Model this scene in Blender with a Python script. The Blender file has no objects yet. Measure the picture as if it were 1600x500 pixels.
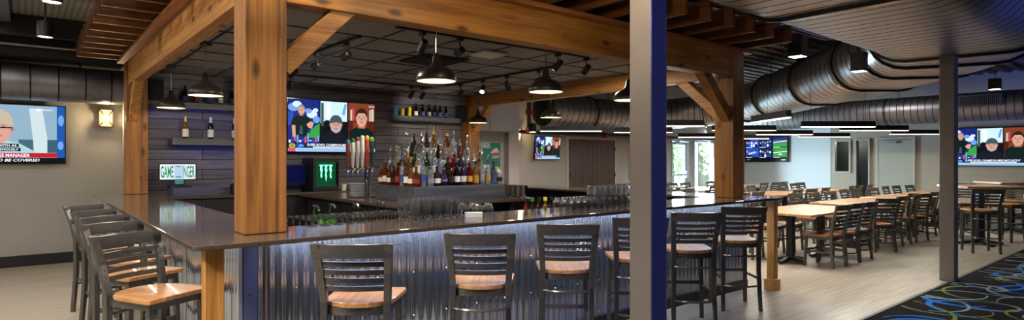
import bpy, math, random
from math import sin, cos, pi, radians, atan2, sqrt
from mathutils import Vector, Matrix
random.seed(7)
SC = bpy.context.scene
COL = SC.collection

# ------------------------------------------------------------------ materials
def lin(c):
    return tuple((x/255/12.92 if x/255 <= .04045 else ((x/255+.055)/1.055)**2.4) for x in c)
MATS = {}
def newmat(name):
    m = bpy.data.materials.new(name); m.use_nodes = True
    return m, m.node_tree.nodes, m.node_tree.links, m.node_tree.nodes['Principled BSDF']
def mat(name, rgb, rough=.5, metal=0., coat=0., noise=0., nscale=20., bump=0., spec=None):
    if name in MATS: return MATS[name]
    m, N, L, b = newmat(name)
    c = lin(rgb)
    b.inputs['Base Color'].default_value = (*c, 1)
    b.inputs['Roughness'].default_value = rough
    b.inputs['Metallic'].default_value = metal
    b.inputs['Coat Weight'].default_value = coat
    if spec is not None: b.inputs['Specular IOR Level'].default_value = spec
    if noise or bump:
        tc = N.new('ShaderNodeTexCoord'); n = N.new('ShaderNodeTexNoise')
        n.inputs['Scale'].default_value = nscale; n.inputs['Detail'].default_value = 5
        L.new(tc.outputs['Object'], n.inputs['Vector'])
        if noise:
            r = N.new('ShaderNodeValToRGB')
            r.color_ramp.elements[0].position = .3; r.color_ramp.elements[1].position = .7
            r.color_ramp.elements[0].color = (*[x*(1-noise) for x in c], 1)
            r.color_ramp.elements[1].color = (*[min(1, x*(1+noise)) for x in c], 1)
            L.new(n.outputs['Fac'], r.inputs['Fac']); L.new(r.outputs['Color'], b.inputs['Base Color'])
        if bump:
            bp = N.new('ShaderNodeBump'); bp.inputs['Strength'].default_value = bump; bp.inputs['Distance'].default_value = .01
            L.new(n.outputs['Fac'], bp.inputs['Height']); L.new(bp.outputs['Normal'], b.inputs['Normal'])
    MATS[name] = m
    return m
def emit(name, rgb, strength=1., rough=.4):
    if name in MATS: return MATS[name]
    m, N, L, b = newmat(name)
    b.inputs['Base Color'].default_value = (0, 0, 0, 1)
    b.inputs['Roughness'].default_value = rough
    b.inputs['Specular IOR Level'].default_value = .1
    b.inputs['Emission Color'].default_value = (*lin(rgb), 1)
    b.inputs['Emission Strength'].default_value = strength
    MATS[name] = m
    return m
def wood(name, light, dark, axis='X', scale=1., rough=.5, knots=True, coat=0., rnd=True):
    """grain stretched along one axis, rings, and a few dark knots"""
    if name in MATS: return MATS[name]
    m, N, L, b = newmat(name)
    tc = N.new('ShaderNodeTexCoord'); mp = N.new('ShaderNodeMapping')
    s = {'X': (.4, 9, 9), 'Y': (9, .4, 9), 'Z': (9, 9, .4)}[axis]
    mp.inputs['Scale'].default_value = [v*scale for v in s]
    L.new(tc.outputs['Object'], mp.inputs['Vector'])
    if rnd:
        oi = N.new('ShaderNodeObjectInfo'); ml = N.new('ShaderNodeMath'); ml.operation = 'MULTIPLY'; ml.inputs[1].default_value = 37.
        L.new(oi.outputs['Random'], ml.inputs[0]); L.new(ml.outputs[0], mp.inputs['Location'])
    n1 = N.new('ShaderNodeTexNoise'); n1.inputs['Scale'].default_value = 1.4; n1.inputs['Detail'].default_value = 6; n1.inputs['Distortion'].default_value = 1.2
    L.new(mp.outputs['Vector'], n1.inputs['Vector'])
    n2 = N.new('ShaderNodeTexNoise'); n2.inputs['Scale'].default_value = 7; n2.inputs['Detail'].default_value = 4
    L.new(mp.outputs['Vector'], n2.inputs['Vector'])
    mx = N.new('ShaderNodeMath'); mx.operation = 'MULTIPLY_ADD'; mx.inputs[1].default_value = .5
    L.new(n2.outputs['Fac'], mx.inputs[0]); L.new(n1.outputs['Fac'], mx.inputs[2])
    r = N.new('ShaderNodeValToRGB'); r.color_ramp.elements[0].position = .52; r.color_ramp.elements[1].position = .92
    r.color_ramp.elements[0].color = (*lin(dark), 1); r.color_ramp.elements[1].color = (*lin(light), 1)
    L.new(mx.outputs[0], r.inputs['Fac'])
    out = r.outputs['Color']
    if knots:
        mp2 = N.new('ShaderNodeMapping'); s2 = {'X': (.8, 1.9, 1.9), 'Y': (1.9, .8, 1.9), 'Z': (1.9, 1.9, .8)}[axis]
        mp2.inputs['Scale'].default_value = s2; L.new(tc.outputs['Object'], mp2.inputs['Vector'])
        v = N.new('ShaderNodeTexVoronoi'); v.inputs['Scale'].default_value = 3.6
        L.new(mp2.outputs['Vector'], v.inputs['Vector'])
        kr = N.new('ShaderNodeValToRGB'); kr.color_ramp.elements[0].position = .08; kr.color_ramp.elements[1].position = .22
        kr.color_ramp.elements[0].color = (.12, .07, .04, 1); kr.color_ramp.elements[1].color = (1, 1, 1, 1)
        L.new(v.outputs['Distance'], kr.inputs['Fac'])
        mm = N.new('ShaderNodeMix'); mm.data_type = 'RGBA'; mm.blend_type = 'MULTIPLY'; mm.inputs['Factor'].default_value = .85
        L.new(out, mm.inputs[6]); L.new(kr.outputs['Color'], mm.inputs[7]); out = mm.outputs[2]
    L.new(out, b.inputs['Base Color'])
    bp = N.new('ShaderNodeBump'); bp.inputs['Strength'].default_value = .25; bp.inputs['Distance'].default_value = .004
    L.new(mx.outputs[0], bp.inputs['Height']); L.new(bp.outputs['Normal'], b.inputs['Normal'])
    b.inputs['Roughness'].default_value = rough; b.inputs['Coat Weight'].default_value = coat
    MATS[name] = m
    return m
def glass(name, rgb=(255, 255, 255), gloss=.25, rough=.02, tint=1., white_lift=0.):
    """thin clear glass: see-through, brighter reflections at grazing angles"""
    if name in MATS: return MATS[name]
    m = bpy.data.materials.new(name); m.use_nodes = True
    N, L = m.node_tree.nodes, m.node_tree.links
    N.remove(N['Principled BSDF'])
    t = N.new('ShaderNodeBsdfTransparent'); t.inputs['Color'].default_value = (*[x*tint for x in lin(rgb)], 1)
    g = N.new('ShaderNodeBsdfGlossy'); g.inputs['Roughness'].default_value = rough; g.inputs['Color'].default_value = (.95, .97, 1, 1)
    lw = N.new('ShaderNodeLayerWeight'); lw.inputs['Blend'].default_value = gloss
    x = N.new('ShaderNodeMixShader')
    L.new(lw.outputs['Fresnel'], x.inputs[0]); L.new(t.outputs[0], x.inputs[1]); L.new(g.outputs[0], x.inputs[2])
    out = x.outputs[0]
    if white_lift:
        d = N.new('ShaderNodeBsdfDiffuse'); d.inputs['Color'].default_value = (*lin(rgb), 1); x2 = N.new('ShaderNodeMixShader'); x2.inputs[0].default_value = white_lift  # white diffuse mixed in, standing for bright reflections on the glass
        L.new(out, x2.inputs[1]); L.new(d.outputs[0], x2.inputs[2]); out = x2.outputs[0]
    L.new(out, N['Material Output'].inputs['Surface'])
    MATS[name] = m
    return m
def liquid(name, rgb, trans=.75, rough=.05):
    if name in MATS: return MATS[name]
    m, N, L, b = newmat(name)
    b.inputs['Base Color'].default_value = (*lin(rgb), 1)
    b.inputs['Roughness'].default_value = rough
    b.inputs['Transmission Weight'].default_value = trans
    b.inputs['IOR'].default_value = 1.4
    MATS[name] = m
    return m

def plank_floor():
    m, N, L, b = newmat('vinyl_plank')
    tc = N.new('ShaderNodeTexCoord'); mp = N.new('ShaderNodeMapping'); mp.inputs['Scale'].default_value = (.9, 26, 1)
    L.new(tc.outputs['Object'], mp.inputs['Vector'])
    n = N.new('ShaderNodeTexNoise'); n.inputs['Scale'].default_value = 1.5; n.inputs['Detail'].default_value = 7; n.inputs['Roughness'].default_value = .65
    L.new(mp.outputs['Vector'], n.inputs['Vector'])
    r = N.new('ShaderNodeValToRGB'); e = r.color_ramp.elements
    e[0].position = .3; e[1].position = .72
    e[0].color = (*lin((126, 117, 104)), 1); e[1].color = (*lin((190, 182, 167)), 1)
    L.new(n.outputs['Fac'], r.inputs['Fac'])
    br = N.new('ShaderNodeTexBrick'); br.offset = .37
    br.inputs['Color1'].default_value = (1, 1, 1, 1); br.inputs['Color2'].default_value = (.9, .89, .87, 1); br.inputs['Mortar'].default_value = (.72, .7, .67, 1)
    br.inputs['Scale'].default_value = 1; br.inputs['Mortar Size'].default_value = .002
    br.inputs['Brick Width'].default_value = 1.2; br.inputs['Row Height'].default_value = .18
    L.new(tc.outputs['Object'], br.inputs['Vector'])
    mm = N.new('ShaderNodeMix'); mm.data_type = 'RGBA'; mm.blend_type = 'MULTIPLY'; mm.inputs['Factor'].default_value = 1
    L.new(r.outputs['Color'], mm.inputs[6]); L.new(br.outputs['Color'], mm.inputs[7]); L.new(mm.outputs[2], b.inputs['Base Color'])
    b.inputs['Roughness'].default_value = .33
    b.inputs['Specular IOR Level'].default_value = .4
    return m
def shiplap():
    m, N, L, b = newmat('shiplap_boards')
    tc = N.new('ShaderNodeTexCoord'); mp = N.new('ShaderNodeMapping'); mp.inputs['Rotation'].default_value = (radians(-90), 0, 0)
    L.new(tc.outputs['Object'], mp.inputs['Vector'])
    br = N.new('ShaderNodeTexBrick'); br.offset = .4
    br.inputs['Color1'].default_value = (*lin((116, 112, 116)), 1); br.inputs['Color2'].default_value = (*lin((82, 80, 86)), 1); br.inputs['Mortar'].default_value = (.004, .004, .005, 1)
    br.inputs['Scale'].default_value = 1; br.inputs['Mortar Size'].default_value = .006
    br.inputs['Brick Width'].default_value = 1.9; br.inputs['Row Height'].default_value = .137
    L.new(mp.outputs['Vector'], br.inputs['Vector'])
    mp2 = N.new('ShaderNodeMapping'); mp2.inputs['Scale'].default_value = (1.5, 10, 24)
    L.new(tc.outputs['Object'], mp2.inputs['Vector'])
    n = N.new('ShaderNodeTexNoise'); n.inputs['Scale'].default_value = 2; n.inputs['Detail'].default_value = 6
    L.new(mp2.outputs['Vector'], n.inputs['Vector'])
    r = N.new('ShaderNodeValToRGB'); r.color_ramp.elements[0].color = (.45, .45, .48, 1); r.color_ramp.elements[1].color = (1.2, 1.15, 1.1, 1)
    r.color_ramp.elements[0].position = .3; r.color_ramp.elements[1].position = .75
    L.new(n.outputs['Fac'], r.inputs['Fac'])
    mm = N.new('ShaderNodeMix'); mm.data_type = 'RGBA'; mm.blend_type = 'MULTIPLY'; mm.inputs['Factor'].default_value = 1
    L.new(br.outputs['Color'], mm.inputs[6]); L.new(r.outputs['Color'], mm.inputs[7]); L.new(mm.outputs[2], b.inputs['Base Color'])
    b.inputs['Roughness'].default_value = .55
    return m
def galvanized(name, rgb=(150, 156, 165), rough=.3, nscale=7):
    if name in MATS: return MATS[name]
    m, N, L, b = newmat(name)
    tc = N.new('ShaderNodeTexCoord'); mp = N.new('ShaderNodeMapping'); mp.inputs['Scale'].default_value = (3, 3, .35)
    L.new(tc.outputs['Object'], mp.inputs['Vector'])
    n = N.new('ShaderNodeTexNoise'); n.inputs['Scale'].default_value = nscale; n.inputs['Detail'].default_value = 6
    L.new(mp.outputs['Vector'], n.inputs['Vector'])
    c = lin(rgb)
    r = N.new('ShaderNodeValToRGB'); r.color_ramp.elements[0].position = .3; r.color_ramp.elements[1].position = .7
    r.color_ramp.elements[0].color = (*[x*.86 for x in c], 1); r.color_ramp.elements[1].color = (*[min(1, x*1.08) for x in c], 1)
    L.new(n.outputs['Fac'], r.inputs['Fac']); L.new(r.outputs['Color'], b.inputs['Base Color'])
    mr = N.new('ShaderNodeMapRange'); mr.inputs['To Min'].default_value = rough*.85; mr.inputs['To Max'].default_value = rough*1.15
    L.new(n.outputs['Fac'], mr.inputs['Value']); L.new(mr.outputs['Result'], b.inputs['Roughness'])
    b.inputs['Metallic'].default_value = .9
    MATS[name] = m
    return m
def countertop():
    m, N, L, b = newmat('dark_quartz')
    tc = N.new('ShaderNodeTexCoord'); n = N.new('ShaderNodeTexNoise'); n.inputs['Scale'].default_value = 160; n.inputs['Detail'].default_value = 3
    L.new(tc.outputs['Object'], n.inputs['Vector'])
    r = N.new('ShaderNodeValToRGB'); r.color_ramp.elements[0].position = .45; r.color_ramp.elements[1].position = .75
    r.color_ramp.elements[0].color = (*lin((70, 60, 51)), 1); r.color_ramp.elements[1].color = (*lin((114, 101, 86)), 1)
    L.new(n.outputs['Fac'], r.inputs['Fac']); L.new(r.outputs['Color'], b.inputs['Base Color'])
    b.inputs['Roughness'].default_value = .09
    b.inputs['Specular IOR Level'].default_value = .6
    return m
def perforated():
    m, N, L, b = newmat('perforated_deck')
    tc = N.new('ShaderNodeTexCoord')
    v = N.new('ShaderNodeTexVoronoi'); v.inputs['Scale'].default_value = 16; v.inputs['Randomness'].default_value = 0.
    L.new(tc.outputs['Object'], v.inputs['Vector'])
    r = N.new('ShaderNodeValToRGB'); r.color_ramp.elements[0].position = .30; r.color_ramp.elements[1].position = .36
    r.color_ramp.elements[0].color = (.02, .02, .015, 1); r.color_ramp.elements[1].color = (*lin((150, 148, 135)), 1)
    L.new(v.outputs['Distance'], r.inputs['Fac']); L.new(r.outputs['Color'], b.inputs['Base Color'])
    return m

# ------------------------------------------------------------------ mesh builder
class MB:
    def __init__(s): s.v = []; s.f = []; s.m = []; s.s = []; s.xf = None
    def pt(s, p):
        s.v.append(tuple(p)); return len(s.v)-1
    def face(s, idx, m=0, sm=False): s.f.append(tuple(idx)); s.m.append(m); s.s.append(sm)
    def poly(s, pts, m=0, sm=False): s.face([s.pt(p) for p in pts], m, sm)
    def box(s, x0, x1, y0, y1, z0, z1, m=0):
        b = len(s.v)
        for z in (z0, z1):
            for x, y in ((x0, y0), (x1, y0), (x1, y1), (x0, y1)): s.v.append((x, y, z))
        for q in ((0, 3, 2, 1), (4, 5, 6, 7), (0, 1, 5, 4), (1, 2, 6, 5), (2, 3, 7, 6), (3, 0, 4, 7)):
            s.face([b+i for i in q], m)
        return s
    def bar(s, a, b, w, h, up=(0, 0, 1), m=0, w2=None, h2=None):
        a = Vector(a); b = Vector(b); d = (b-a).normalized(); up = Vector(up)
        x = d.cross(up)
        if x.length < 1e-4: x = d.cross(Vector((0, 1, 0)))
        x.normalize(); y = x.cross(d).normalized()
        i0 = len(s.v)
        for p, ww, hh in ((a, w, h), (b, w2 or w, h2 or h)):
            for sx, sy in ((-1, -1), (1, -1), (1, 1), (-1, 1)): s.v.append(tuple(p + x*sx*ww/2 + y*sy*hh/2))
        for q in ((0, 3, 2, 1), (4, 5, 6, 7), (0, 1, 5, 4), (1, 2, 6, 5), (2, 3, 7, 6), (3, 0, 4, 7)):
            s.face([i0+i for i in q], m)
        return s
    def strip(s, pts, w, h, up=(0, 0, 1), m=0, sm=True):
        """rectangular section swept along points"""
        pts = [Vector(p) for p in pts]; rings = []
        up = Vector(up)
        for i, p in enumerate(pts):
            d = (pts[min(i+1, len(pts)-1)]-pts[max(i-1, 0)]).normalized()
            x = d.cross(up).normalized(); y = x.cross(d)
            rings.append([s.pt(p+x*sx*w/2+y*sy*h/2) for sx, sy in ((-1, -1), (1, -1), (1, 1), (-1, 1))])
        for a, b in zip(rings, rings[1:]):
            for k in range(4): s.face((a[k], a[(k+1) % 4], b[(k+1) % 4], b[k]), m, sm)
        s.face(rings[0][::-1], m); s.face(rings[-1], m)
        return s
    def tube(s, pts, r, n=8, m=0, closed=False):
        pts = [Vector(p) for p in pts]; rings = []; prev = None
        k = len(pts)
        for i, p in enumerate(pts):
            if closed: d = (pts[(i+1) % k]-pts[(i-1) % k]).normalized()
            else: d = (pts[min(i+1, k-1)]-pts[max(i-1, 0)]).normalized()
            u = prev if prev is not None else (Vector((0, 0, 1)) if abs(d.z) < .9 else Vector((1, 0, 0)))
            x = d.cross(u).normalized(); y = x.cross(d).normalized(); prev = y
            rr = r[i] if isinstance(r, (list, tuple)) else r
            rings.append([s.pt(p+(x*cos(2*pi*j/n)+y*sin(2*pi*j/n))*rr) for j in range(n)])
        for i in range(k if closed else k-1):
            a, b = rings[i], rings[(i+1) % k]
            for j in range(n): s.face((a[j], a[(j+1) % n], b[(j+1) % n], b[j]), m, True)
        if not closed: s.face(rings[0][::-1], m); s.face(rings[-1], m)
        return s
    def lathe(s, prof, n=16, c=(0, 0, 0), m=0, sm=True):
        rings = []
        for r, z in prof:
            if r < 1e-5: rings.append([s.pt((c[0], c[1], c[2]+z))])
            else: rings.append([s.pt((c[0]+r*cos(2*pi*j/n), c[1]+r*sin(2*pi*j/n), c[2]+z)) for j in range(n)])
        for a, b in zip(rings, rings[1:]):
            for j in range(n):
                k = (j+1) % n
                if len(a) == 1 and len(b) == 1: continue
                if len(a) == 1: s.face((a[0], b[k], b[j]), m, sm)
                elif len(b) == 1: s.face((a[j], a[k], b[0]), m, sm)
                else: s.face((a[j], a[k], b[k], b[j]), m, sm)
        return s
    def prism(s, poly, z0, z1, m=0, sm=False):
        n = len(poly); a = [s.pt((x, y, z0)) for x, y in poly]; b = [s.pt((x, y, z1)) for x, y in poly]
        s.face(a[::-1], m); s.face(b, m)
        for i in range(n): s.face((a[i], a[(i+1) % n], b[(i+1) % n], b[i]), m, sm)
        return s
    def ext(s, other_v, other_f, m=0):
        b = len(s.v); s.v.extend(other_v)
        for f in other_f: s.face([b+i for i in f], m)
        return s
    def build(s, name, mats, parent=None, loc=None, rz=0, label=None, bevel=0, angle=40):
        me = bpy.data.meshes.new(name)
        me.from_pydata(s.v, [], s.f)
        if not isinstance(mats, (list, tuple)): mats = [mats]
        for q in mats: me.materials.append(q)
        me.polygons.foreach_set('material_index', s.m)
        me.polygons.foreach_set('use_smooth', s.s)
        me.update()
        if any(s.s): me.set_sharp_from_angle(angle=radians(angle))
        o = bpy.data.objects.new(name, me); COL.objects.link(o)
        if parent is not None: o.parent = parent
        if loc is not None: o.location = loc
        o.rotation_euler.z = rz
        if label: o['label'] = label
        if bevel:
            bv = o.modifiers.new('edge', 'BEVEL'); bv.width = bevel; bv.segments = 2; bv.limit_method = 'ANGLE'
        return o
def tag(o, label, cat, group=None, kind=None):
    o['label'] = label; o['category'] = cat
    if group: o['group'] = group
    if kind: o['kind'] = kind
    return o
def empty(name, label, cat, loc, rz=0, group=None):
    o = bpy.data.objects.new(name, None); COL.objects.link(o); o.location = loc; o.rotation_euler.z = rz
    o.empty_display_size = .1
    return tag(o, label, cat, group)
def struct(o, label=None, cat=None):
    o['kind'] = 'structure'
    if label: o['label'] = label
    if cat: o['category'] = cat
    return o
def copy_tree(o, parent=None):
    c = o.copy(); COL.objects.link(c)
    if parent is not None: c.parent = parent
    for ch in list(o.children): copy_tree(ch, c)
    return c
def placed(proto, used, loc, rz, label, group):
    o = proto if not used else copy_tree(proto)
    o.location = loc; o.rotation_euler.z = rz; o['label'] = label
    if group: o['group'] = group
    return o
ORD = 'first second third fourth fifth sixth seventh eighth ninth tenth eleventh twelfth thirteenth fourteenth fifteenth sixteenth seventeenth eighteenth nineteenth twentieth twenty-first twenty-second'.split()
def text(mb, s, size, x, z, y=0., m=0, width=None, bold=.012, align='LEFT', italic=0.):
    """lettering in the XZ plane facing -Y"""
    cu = bpy.data.curves.new('lettering', 'FONT'); cu.body = s; cu.size = 1; cu.offset = bold; cu.shear = italic
    cu.resolution_u = 2
    ob = bpy.data.objects.new('lettering', cu); COL.objects.link(ob)
    dg = bpy.context.evaluated_depsgraph_get(); me = ob.evaluated_get(dg).to_mesh()
    vs = [v.co.copy() for v in me.vertices]; fs = [tuple(p.vertices) for p in me.polygons]
    ob.evaluated_get(dg).to_mesh_clear(); bpy.data.objects.remove(ob); bpy.data.curves.remove(cu)
    if not vs: return
    x0 = min(v.x for v in vs); x1 = max(v.x for v in vs); z0 = min(v.y for v in vs); z1 = max(v.y for v in vs)
    k = size/(z1-z0); kx = k if width is None else width/(x1-x0)
    off = {'LEFT': 0, 'CENTER': -.5*(x1-x0)*kx, 'RIGHT': -(x1-x0)*kx}[align]
    mb.ext([(x+off+(v.x-x0)*kx, y, z+(v.y-z0)*k) for v in vs], fs, m)
def light(name, kind, loc, power, color=(1, 1, 1), target=None, size=.1, size_y=None, spot=60, blend=.5, radius=None):
    d = bpy.data.lights.new(name, kind); d.energy = power; d.color = color
    if kind == 'AREA':
        d.size = size
        if size_y: d.shape = 'RECTANGLE'; d.size_y = size_y
        else: d.shape = 'DISK'
    else: d.shadow_soft_size = radius if radius is not None else size
    if kind == 'SPOT': d.spot_size = radians(spot); d.spot_blend = blend
    o = bpy.data.objects.new(name, d); COL.objects.link(o); o.location = loc
    if target is not None:
        o.rotation_euler = (Vector(target)-Vector(loc)).to_track_quat('-Z', 'Y').to_euler()
    return o
WARM = (1., .80, .58); NEUT = (1., .92, .82); COOL = (.62, .74, 1.); BLUE = (.12, .2, 1.)

# ------------------------------------------------------------------ palette
M_floor = plank_floor()
M_wall = mat('grey_paint', (164, 160, 154), .7, noise=.03, nscale=3)
M_wallb = mat('beige_paint', (178, 170, 152), .7, noise=.03, nscale=3)
M_ship = shiplap()
M_black = mat('black_paint', (14, 14, 15), .5)
M_blackg = mat('black_gloss', (10, 10, 12), .15)
M_base = mat('black_rubber', (20, 20, 20), .5)
M_deck = mat('ceiling_deck', (52, 48, 46), .7)
M_tile = mat('acoustic_tile', (150, 144, 142), .9, noise=.12, nscale=40)
M_grid = mat('tile_grid', (26, 26, 30), .4)
M_timX = wood('timber_along_x', (196, 134, 60), (134, 82, 30), 'X', 1.0, .5)
M_timY = wood('timber_along_y', (208, 150, 80), (150, 98, 44), 'Y', 1.0, .5)  # lighter copy; light falling on the left beam put into its tone
M_timZ = wood('timber_along_z', (168, 112, 50), (104, 64, 25), 'Z', 1.0, .5)  # darker copy for the posts; their shade put into the tone
M_joist = wood('stained_joist_x', (120, 70, 27), (70, 37, 14), 'X', 1.2, .5, knots=False)
M_joistY = wood('stained_joist_y', (120, 70, 27), (70, 37, 14), 'Y', 1.2, .5, knots=False)
M_plate = wood('plate_wood', (176, 112, 66), (120, 70, 38), 'X', 1.0, .5, knots=False)
M_plateY = wood('plate_wood_y', (176, 112, 66), (120, 70, 38), 'Y', 1.0, .5, knots=False)
M_small = wood('fir_post', (214, 158, 84), (164, 108, 46), 'Z', 1.4, .45, knots=False)
M_seat = wood('seat_wood', (214, 160, 104), (160, 102, 56), 'Y', 1.6, .3, knots=False, coat=.3)
M_seatd = wood('dark_seat_wood', (168, 108, 60), (110, 64, 32), 'Y', 1.6, .35, knots=False, coat=.3)
M_table = wood('table_wood', (206, 156, 108), (150, 102, 62), 'X', .9, .32, knots=False, coat=.3)
M_steel = mat('gunmetal_steel', (104, 101, 97), .24, .6, noise=.12, nscale=30)
M_steelb = mat('dark_steel', (50, 50, 52), .3, .6)
M_galv = galvanized('galvanized_sheet', (196, 204, 216), .13)
M_galvb = mat('blue_flashing', (112, 122, 160), .35, .45)
M_duct = galvanized('duct_metal', (160, 160, 162), .36, 4)
M_seam = mat('duct_seam', (36, 34, 34), .5, .6)
M_ductl = galvanized('left_duct_metal', (136, 136, 142), .42, 4)
M_chrome = mat('stainless', (190, 190, 192), .16, 1.)
M_top = countertop()
M_cab = wood('dark_cabinet', (44, 38, 36), (24, 21, 21), 'Z', 1., .4, knots=False)
M_riser = wood('grey_stained_board', (92, 94, 100), (52, 55, 62), 'X', 1., .45, knots=False)
M_dark = mat('dark_bronze', (62, 56, 50), .34, .5)
M_white = mat('white_enamel', (230, 226, 214), .5)
M_col = mat('column_paint', (120, 112, 106), .32, .0, noise=.05, nscale=4)
M_doorw = wood('walnut_door', (84, 62, 50), (52, 36, 30), 'Z', .7, .45, knots=False)
M_frame = mat('painted_frame', (190, 184, 172), .5)
M_alu = mat('aluminium', (190, 194, 198), .35, .8)
M_glass = liquid('clear_glass', (252, 253, 255), 1., .0); M_glass.node_tree.nodes['Principled BSDF'].inputs['IOR'].default_value = 1.45
N_, L_ = M_glass.node_tree.nodes, M_glass.node_tree.links
df_ = N_.new('ShaderNodeBsdfDiffuse'); df_.inputs['Color'].default_value = (.95, .97, 1, 1); mx_ = N_.new('ShaderNodeMixShader'); mx_.inputs[0].default_value = .02  # faint white haze painted into the glass in place of glints
L_.new(N_['Principled BSDF'].outputs[0], mx_.inputs[1]); L_.new(df_.outputs[0], mx_.inputs[2]); L_.new(mx_.outputs[0], N_['Material Output'].inputs['Surface'])
M_pane = glass('window_pane', (240, 248, 250), .12, .01)
M_led = emit('led_diffuser', (255, 246, 228), 6.)
M_bulb = emit('bulb', (255, 240, 205), 12.)
M_red = mat('red_paint', (150, 30, 22), .4)
M_label = mat('paper_label', (226, 220, 204), .6)
# ================================================================== the room
FX0, FX1, FY0, FY1, CZ = -5., 19.5, -6.5, 10.82, 3.8
f = MB(); f.box(FX0, FX1, FY0, FY1+.1, -.08, 0); struct(f.build('floor', M_floor))
# carpet with swirls: thin woven bands lying in the carpet's own mesh
cp = MB(); cp.box(FX0, FX1, FY0, 2.19, 0, .006, 0); cp.box(FX0, FX1, 2.17, 2.2, 0, .011, 4)
rr = random.Random(11)
def swirl(cx, cy, r0, r1, a0, a1, rot, w, m):
    n = 30; inn = []; out = []
    for i in range(n+1):
        t = i/n; a = a0+(a1-a0)*t; ra = r0+(r1-r0)*t
        ww = w*(.25+.75*sin(pi*min(1, t*1.1+.02))**.6) if t < .95 else w*.3
        for lst, rad in ((inn, ra-ww/2), (out, ra+ww/2)):
            x = rad*cos(a)*1.25; y = rad*sin(a)
            lst.append((cx+x*cos(rot)-y*sin(rot), cy+x*sin(rot)+y*cos(rot)))
    z = .0065+.0006*m+.00003*rr.random()
    for i in range(n):
        q = [inn[i], out[i], out[i+1], inn[i+1]]
        if max(p[1] for p in q) < 2.16: cp.poly([(x, y, z) for x, y in q], m)
for gx in range(0, 24):
    for gy in range(0, 5):
        cx = 3.5+gx*.66+rr.uniform(-.12, .12); cy = 1.98-gy*.52+rr.uniform(-.1, .1)
        for m, w in ((2, .05), (1, .05), (3, .032), (2, .03)):
            r0 = rr.uniform(.14, .42); a0 = rr.uniform(0, 6.28)
            if rr.random() < (.85 if m == 2 else .55):
                swirl(cx+rr.uniform(-.25, .25), cy+rr.uniform(-.2, .2), r0, r0+rr.uniform(-.05, .16), a0, a0+rr.uniform(1.6, 4.6), rr.uniform(0, 6.28), w, m)
carp = [mat('carpet_black', (24, 23, 28), .95, spec=.1), mat('carpet_blue', (34, 112, 208), .9, spec=.1), mat('carpet_grey_blue', (134, 150, 160), .9, spec=.1), mat('carpet_olive', (112, 134, 66), .9, spec=.1), mat('carpet_edge_strip', (96, 92, 86), .5)]
tag(cp.build('carpet', carp), 'black carpet with blue, grey and olive swirls along the front of the floor', 'carpet')

w = MB()
for x0, x1, z0, z1 in ((FX0, 15.2, 0, CZ), (15.2, 16.12, 2.12, CZ), (16.12, 16.38, 0, CZ), (16.38, 17.56, 2.12, CZ), (16.38, 17.56, 0, .12), (17.56, FX1+.1, 0, CZ)):
    w.box(x0, x1, FY1, FY1+.14, z0, z1)
struct(w.build('wall_back', M_wall))
w = MB()
for y0, y1, z0, z1 in ((FY0, 6.86, 0, CZ), (6.86, 7.2, 2.1, CZ), (7.2, 7.38, 0, CZ), (7.38, 7.84, 0, 1.12), (7.38, 7.84, 2.1, CZ), (7.84, FY1, 0, CZ)):
    w.box(FX1, FX1+.14, y0, y1, z0, z1)
w.box(FX1-.012, FX1, 7.95, FY1, 0, CZ, 1)  # paler stretch near the windows; daylight put into its colour
struct(w.build('wall_right', [M_wallb, mat('pale_daylit_wall', (222, 228, 230), .7)]))
w = MB(); w.box(FX0-.1, FX0, FY0, FY1, 0, CZ); struct(w.build('wall_left', M_wall))
w = MB(); w.box(FX0, FX1, FY0-.1, FY0, 0, CZ); struct(w.build('wall_front', M_wall))
# ribbed dark deck overhead
c = MB()
yy = FY0
while yy < FY1:
    for a, b, z in ((0, .12, CZ), (.15, .27, CZ-.05)):
        c.poly([(FX0, yy+a, z), (FX1, yy+a, z), (FX1, yy+b, z), (FX0, yy+b, z)])
    c.poly([(FX0, yy+.12, CZ), (FX1, yy+.12, CZ), (FX1, yy+.15, CZ-.05), (FX0, yy+.15, CZ-.05)])
    c.poly([(FX0, yy+.27, CZ-.05), (FX1, yy+.27, CZ-.05), (FX1, yy+.3, CZ), (FX0, yy+.3, CZ)])
    yy += .3
c.box(FX0, FX1, FY0, FY1+.2, CZ+.03, CZ+.1)
struct(c.build('ceiling', M_deck))
# the plank wall behind the bar, with its two returns
w = MB(); w.box(1.15, 6.6, 9.08, 9.2, 0, 2.72); struct(w.build('wall_plank', M_ship))
w = MB(); w.box(1.15, 1.27, 9.2, FY1, 0, 2.72); w.box(6.48, 6.6, 9.2, FY1, 0, 2.72); struct(w.build('wall_return', M_wall))
w = MB(); w.box(6.62, 9.0, 10.66, FY1, 0, 2.72, 0); struct(w.build('wall_poster', M_wall))
w = MB(); w.box(8.55, 8.86, 10.50, 10.66, 0, 2.72, 0); struct(w.build('trim_1', mat('pilaster_paint', (168, 160, 158), .6)))
# dropped tile ceiling over the bar
c = MB(); c.box(1.1, 6.24, 3.72, 9.08, 2.665, 2.72, 0)
x = 1.4
while x < 6.2: c.box(x-.012, x+.012, 3.72, 9.08, 2.658, 2.668, 1); x += .61
y = 3.95
while y < 9.05: c.box(1.1, 6.24, y-.012, y+.012, 2.657, 2.667, 1); y += .61
struct(c.build('ceiling_tiles', [M_tile, M_grid]))
for nm, b in (('baseboard_left', (FX0, 1.15, FY1-.02, FY1, 0, .155)), ('baseboard_back', (9.0, 11.2, FY1-.02, FY1, 0, .155)), ('baseboard_back_far', (13.1, 15.15, FY1-.02, FY1, 0, .155)), ('baseboard_right', (FX1-.02, FX1, FY0, 5.6, 0, .155)), ('baseboard_right_far', (FX1-.02, FX1, 7.9, FY1, 0, .155))):
    w = MB(); w.box(*b); struct(w.build(nm, M_base))

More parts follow.
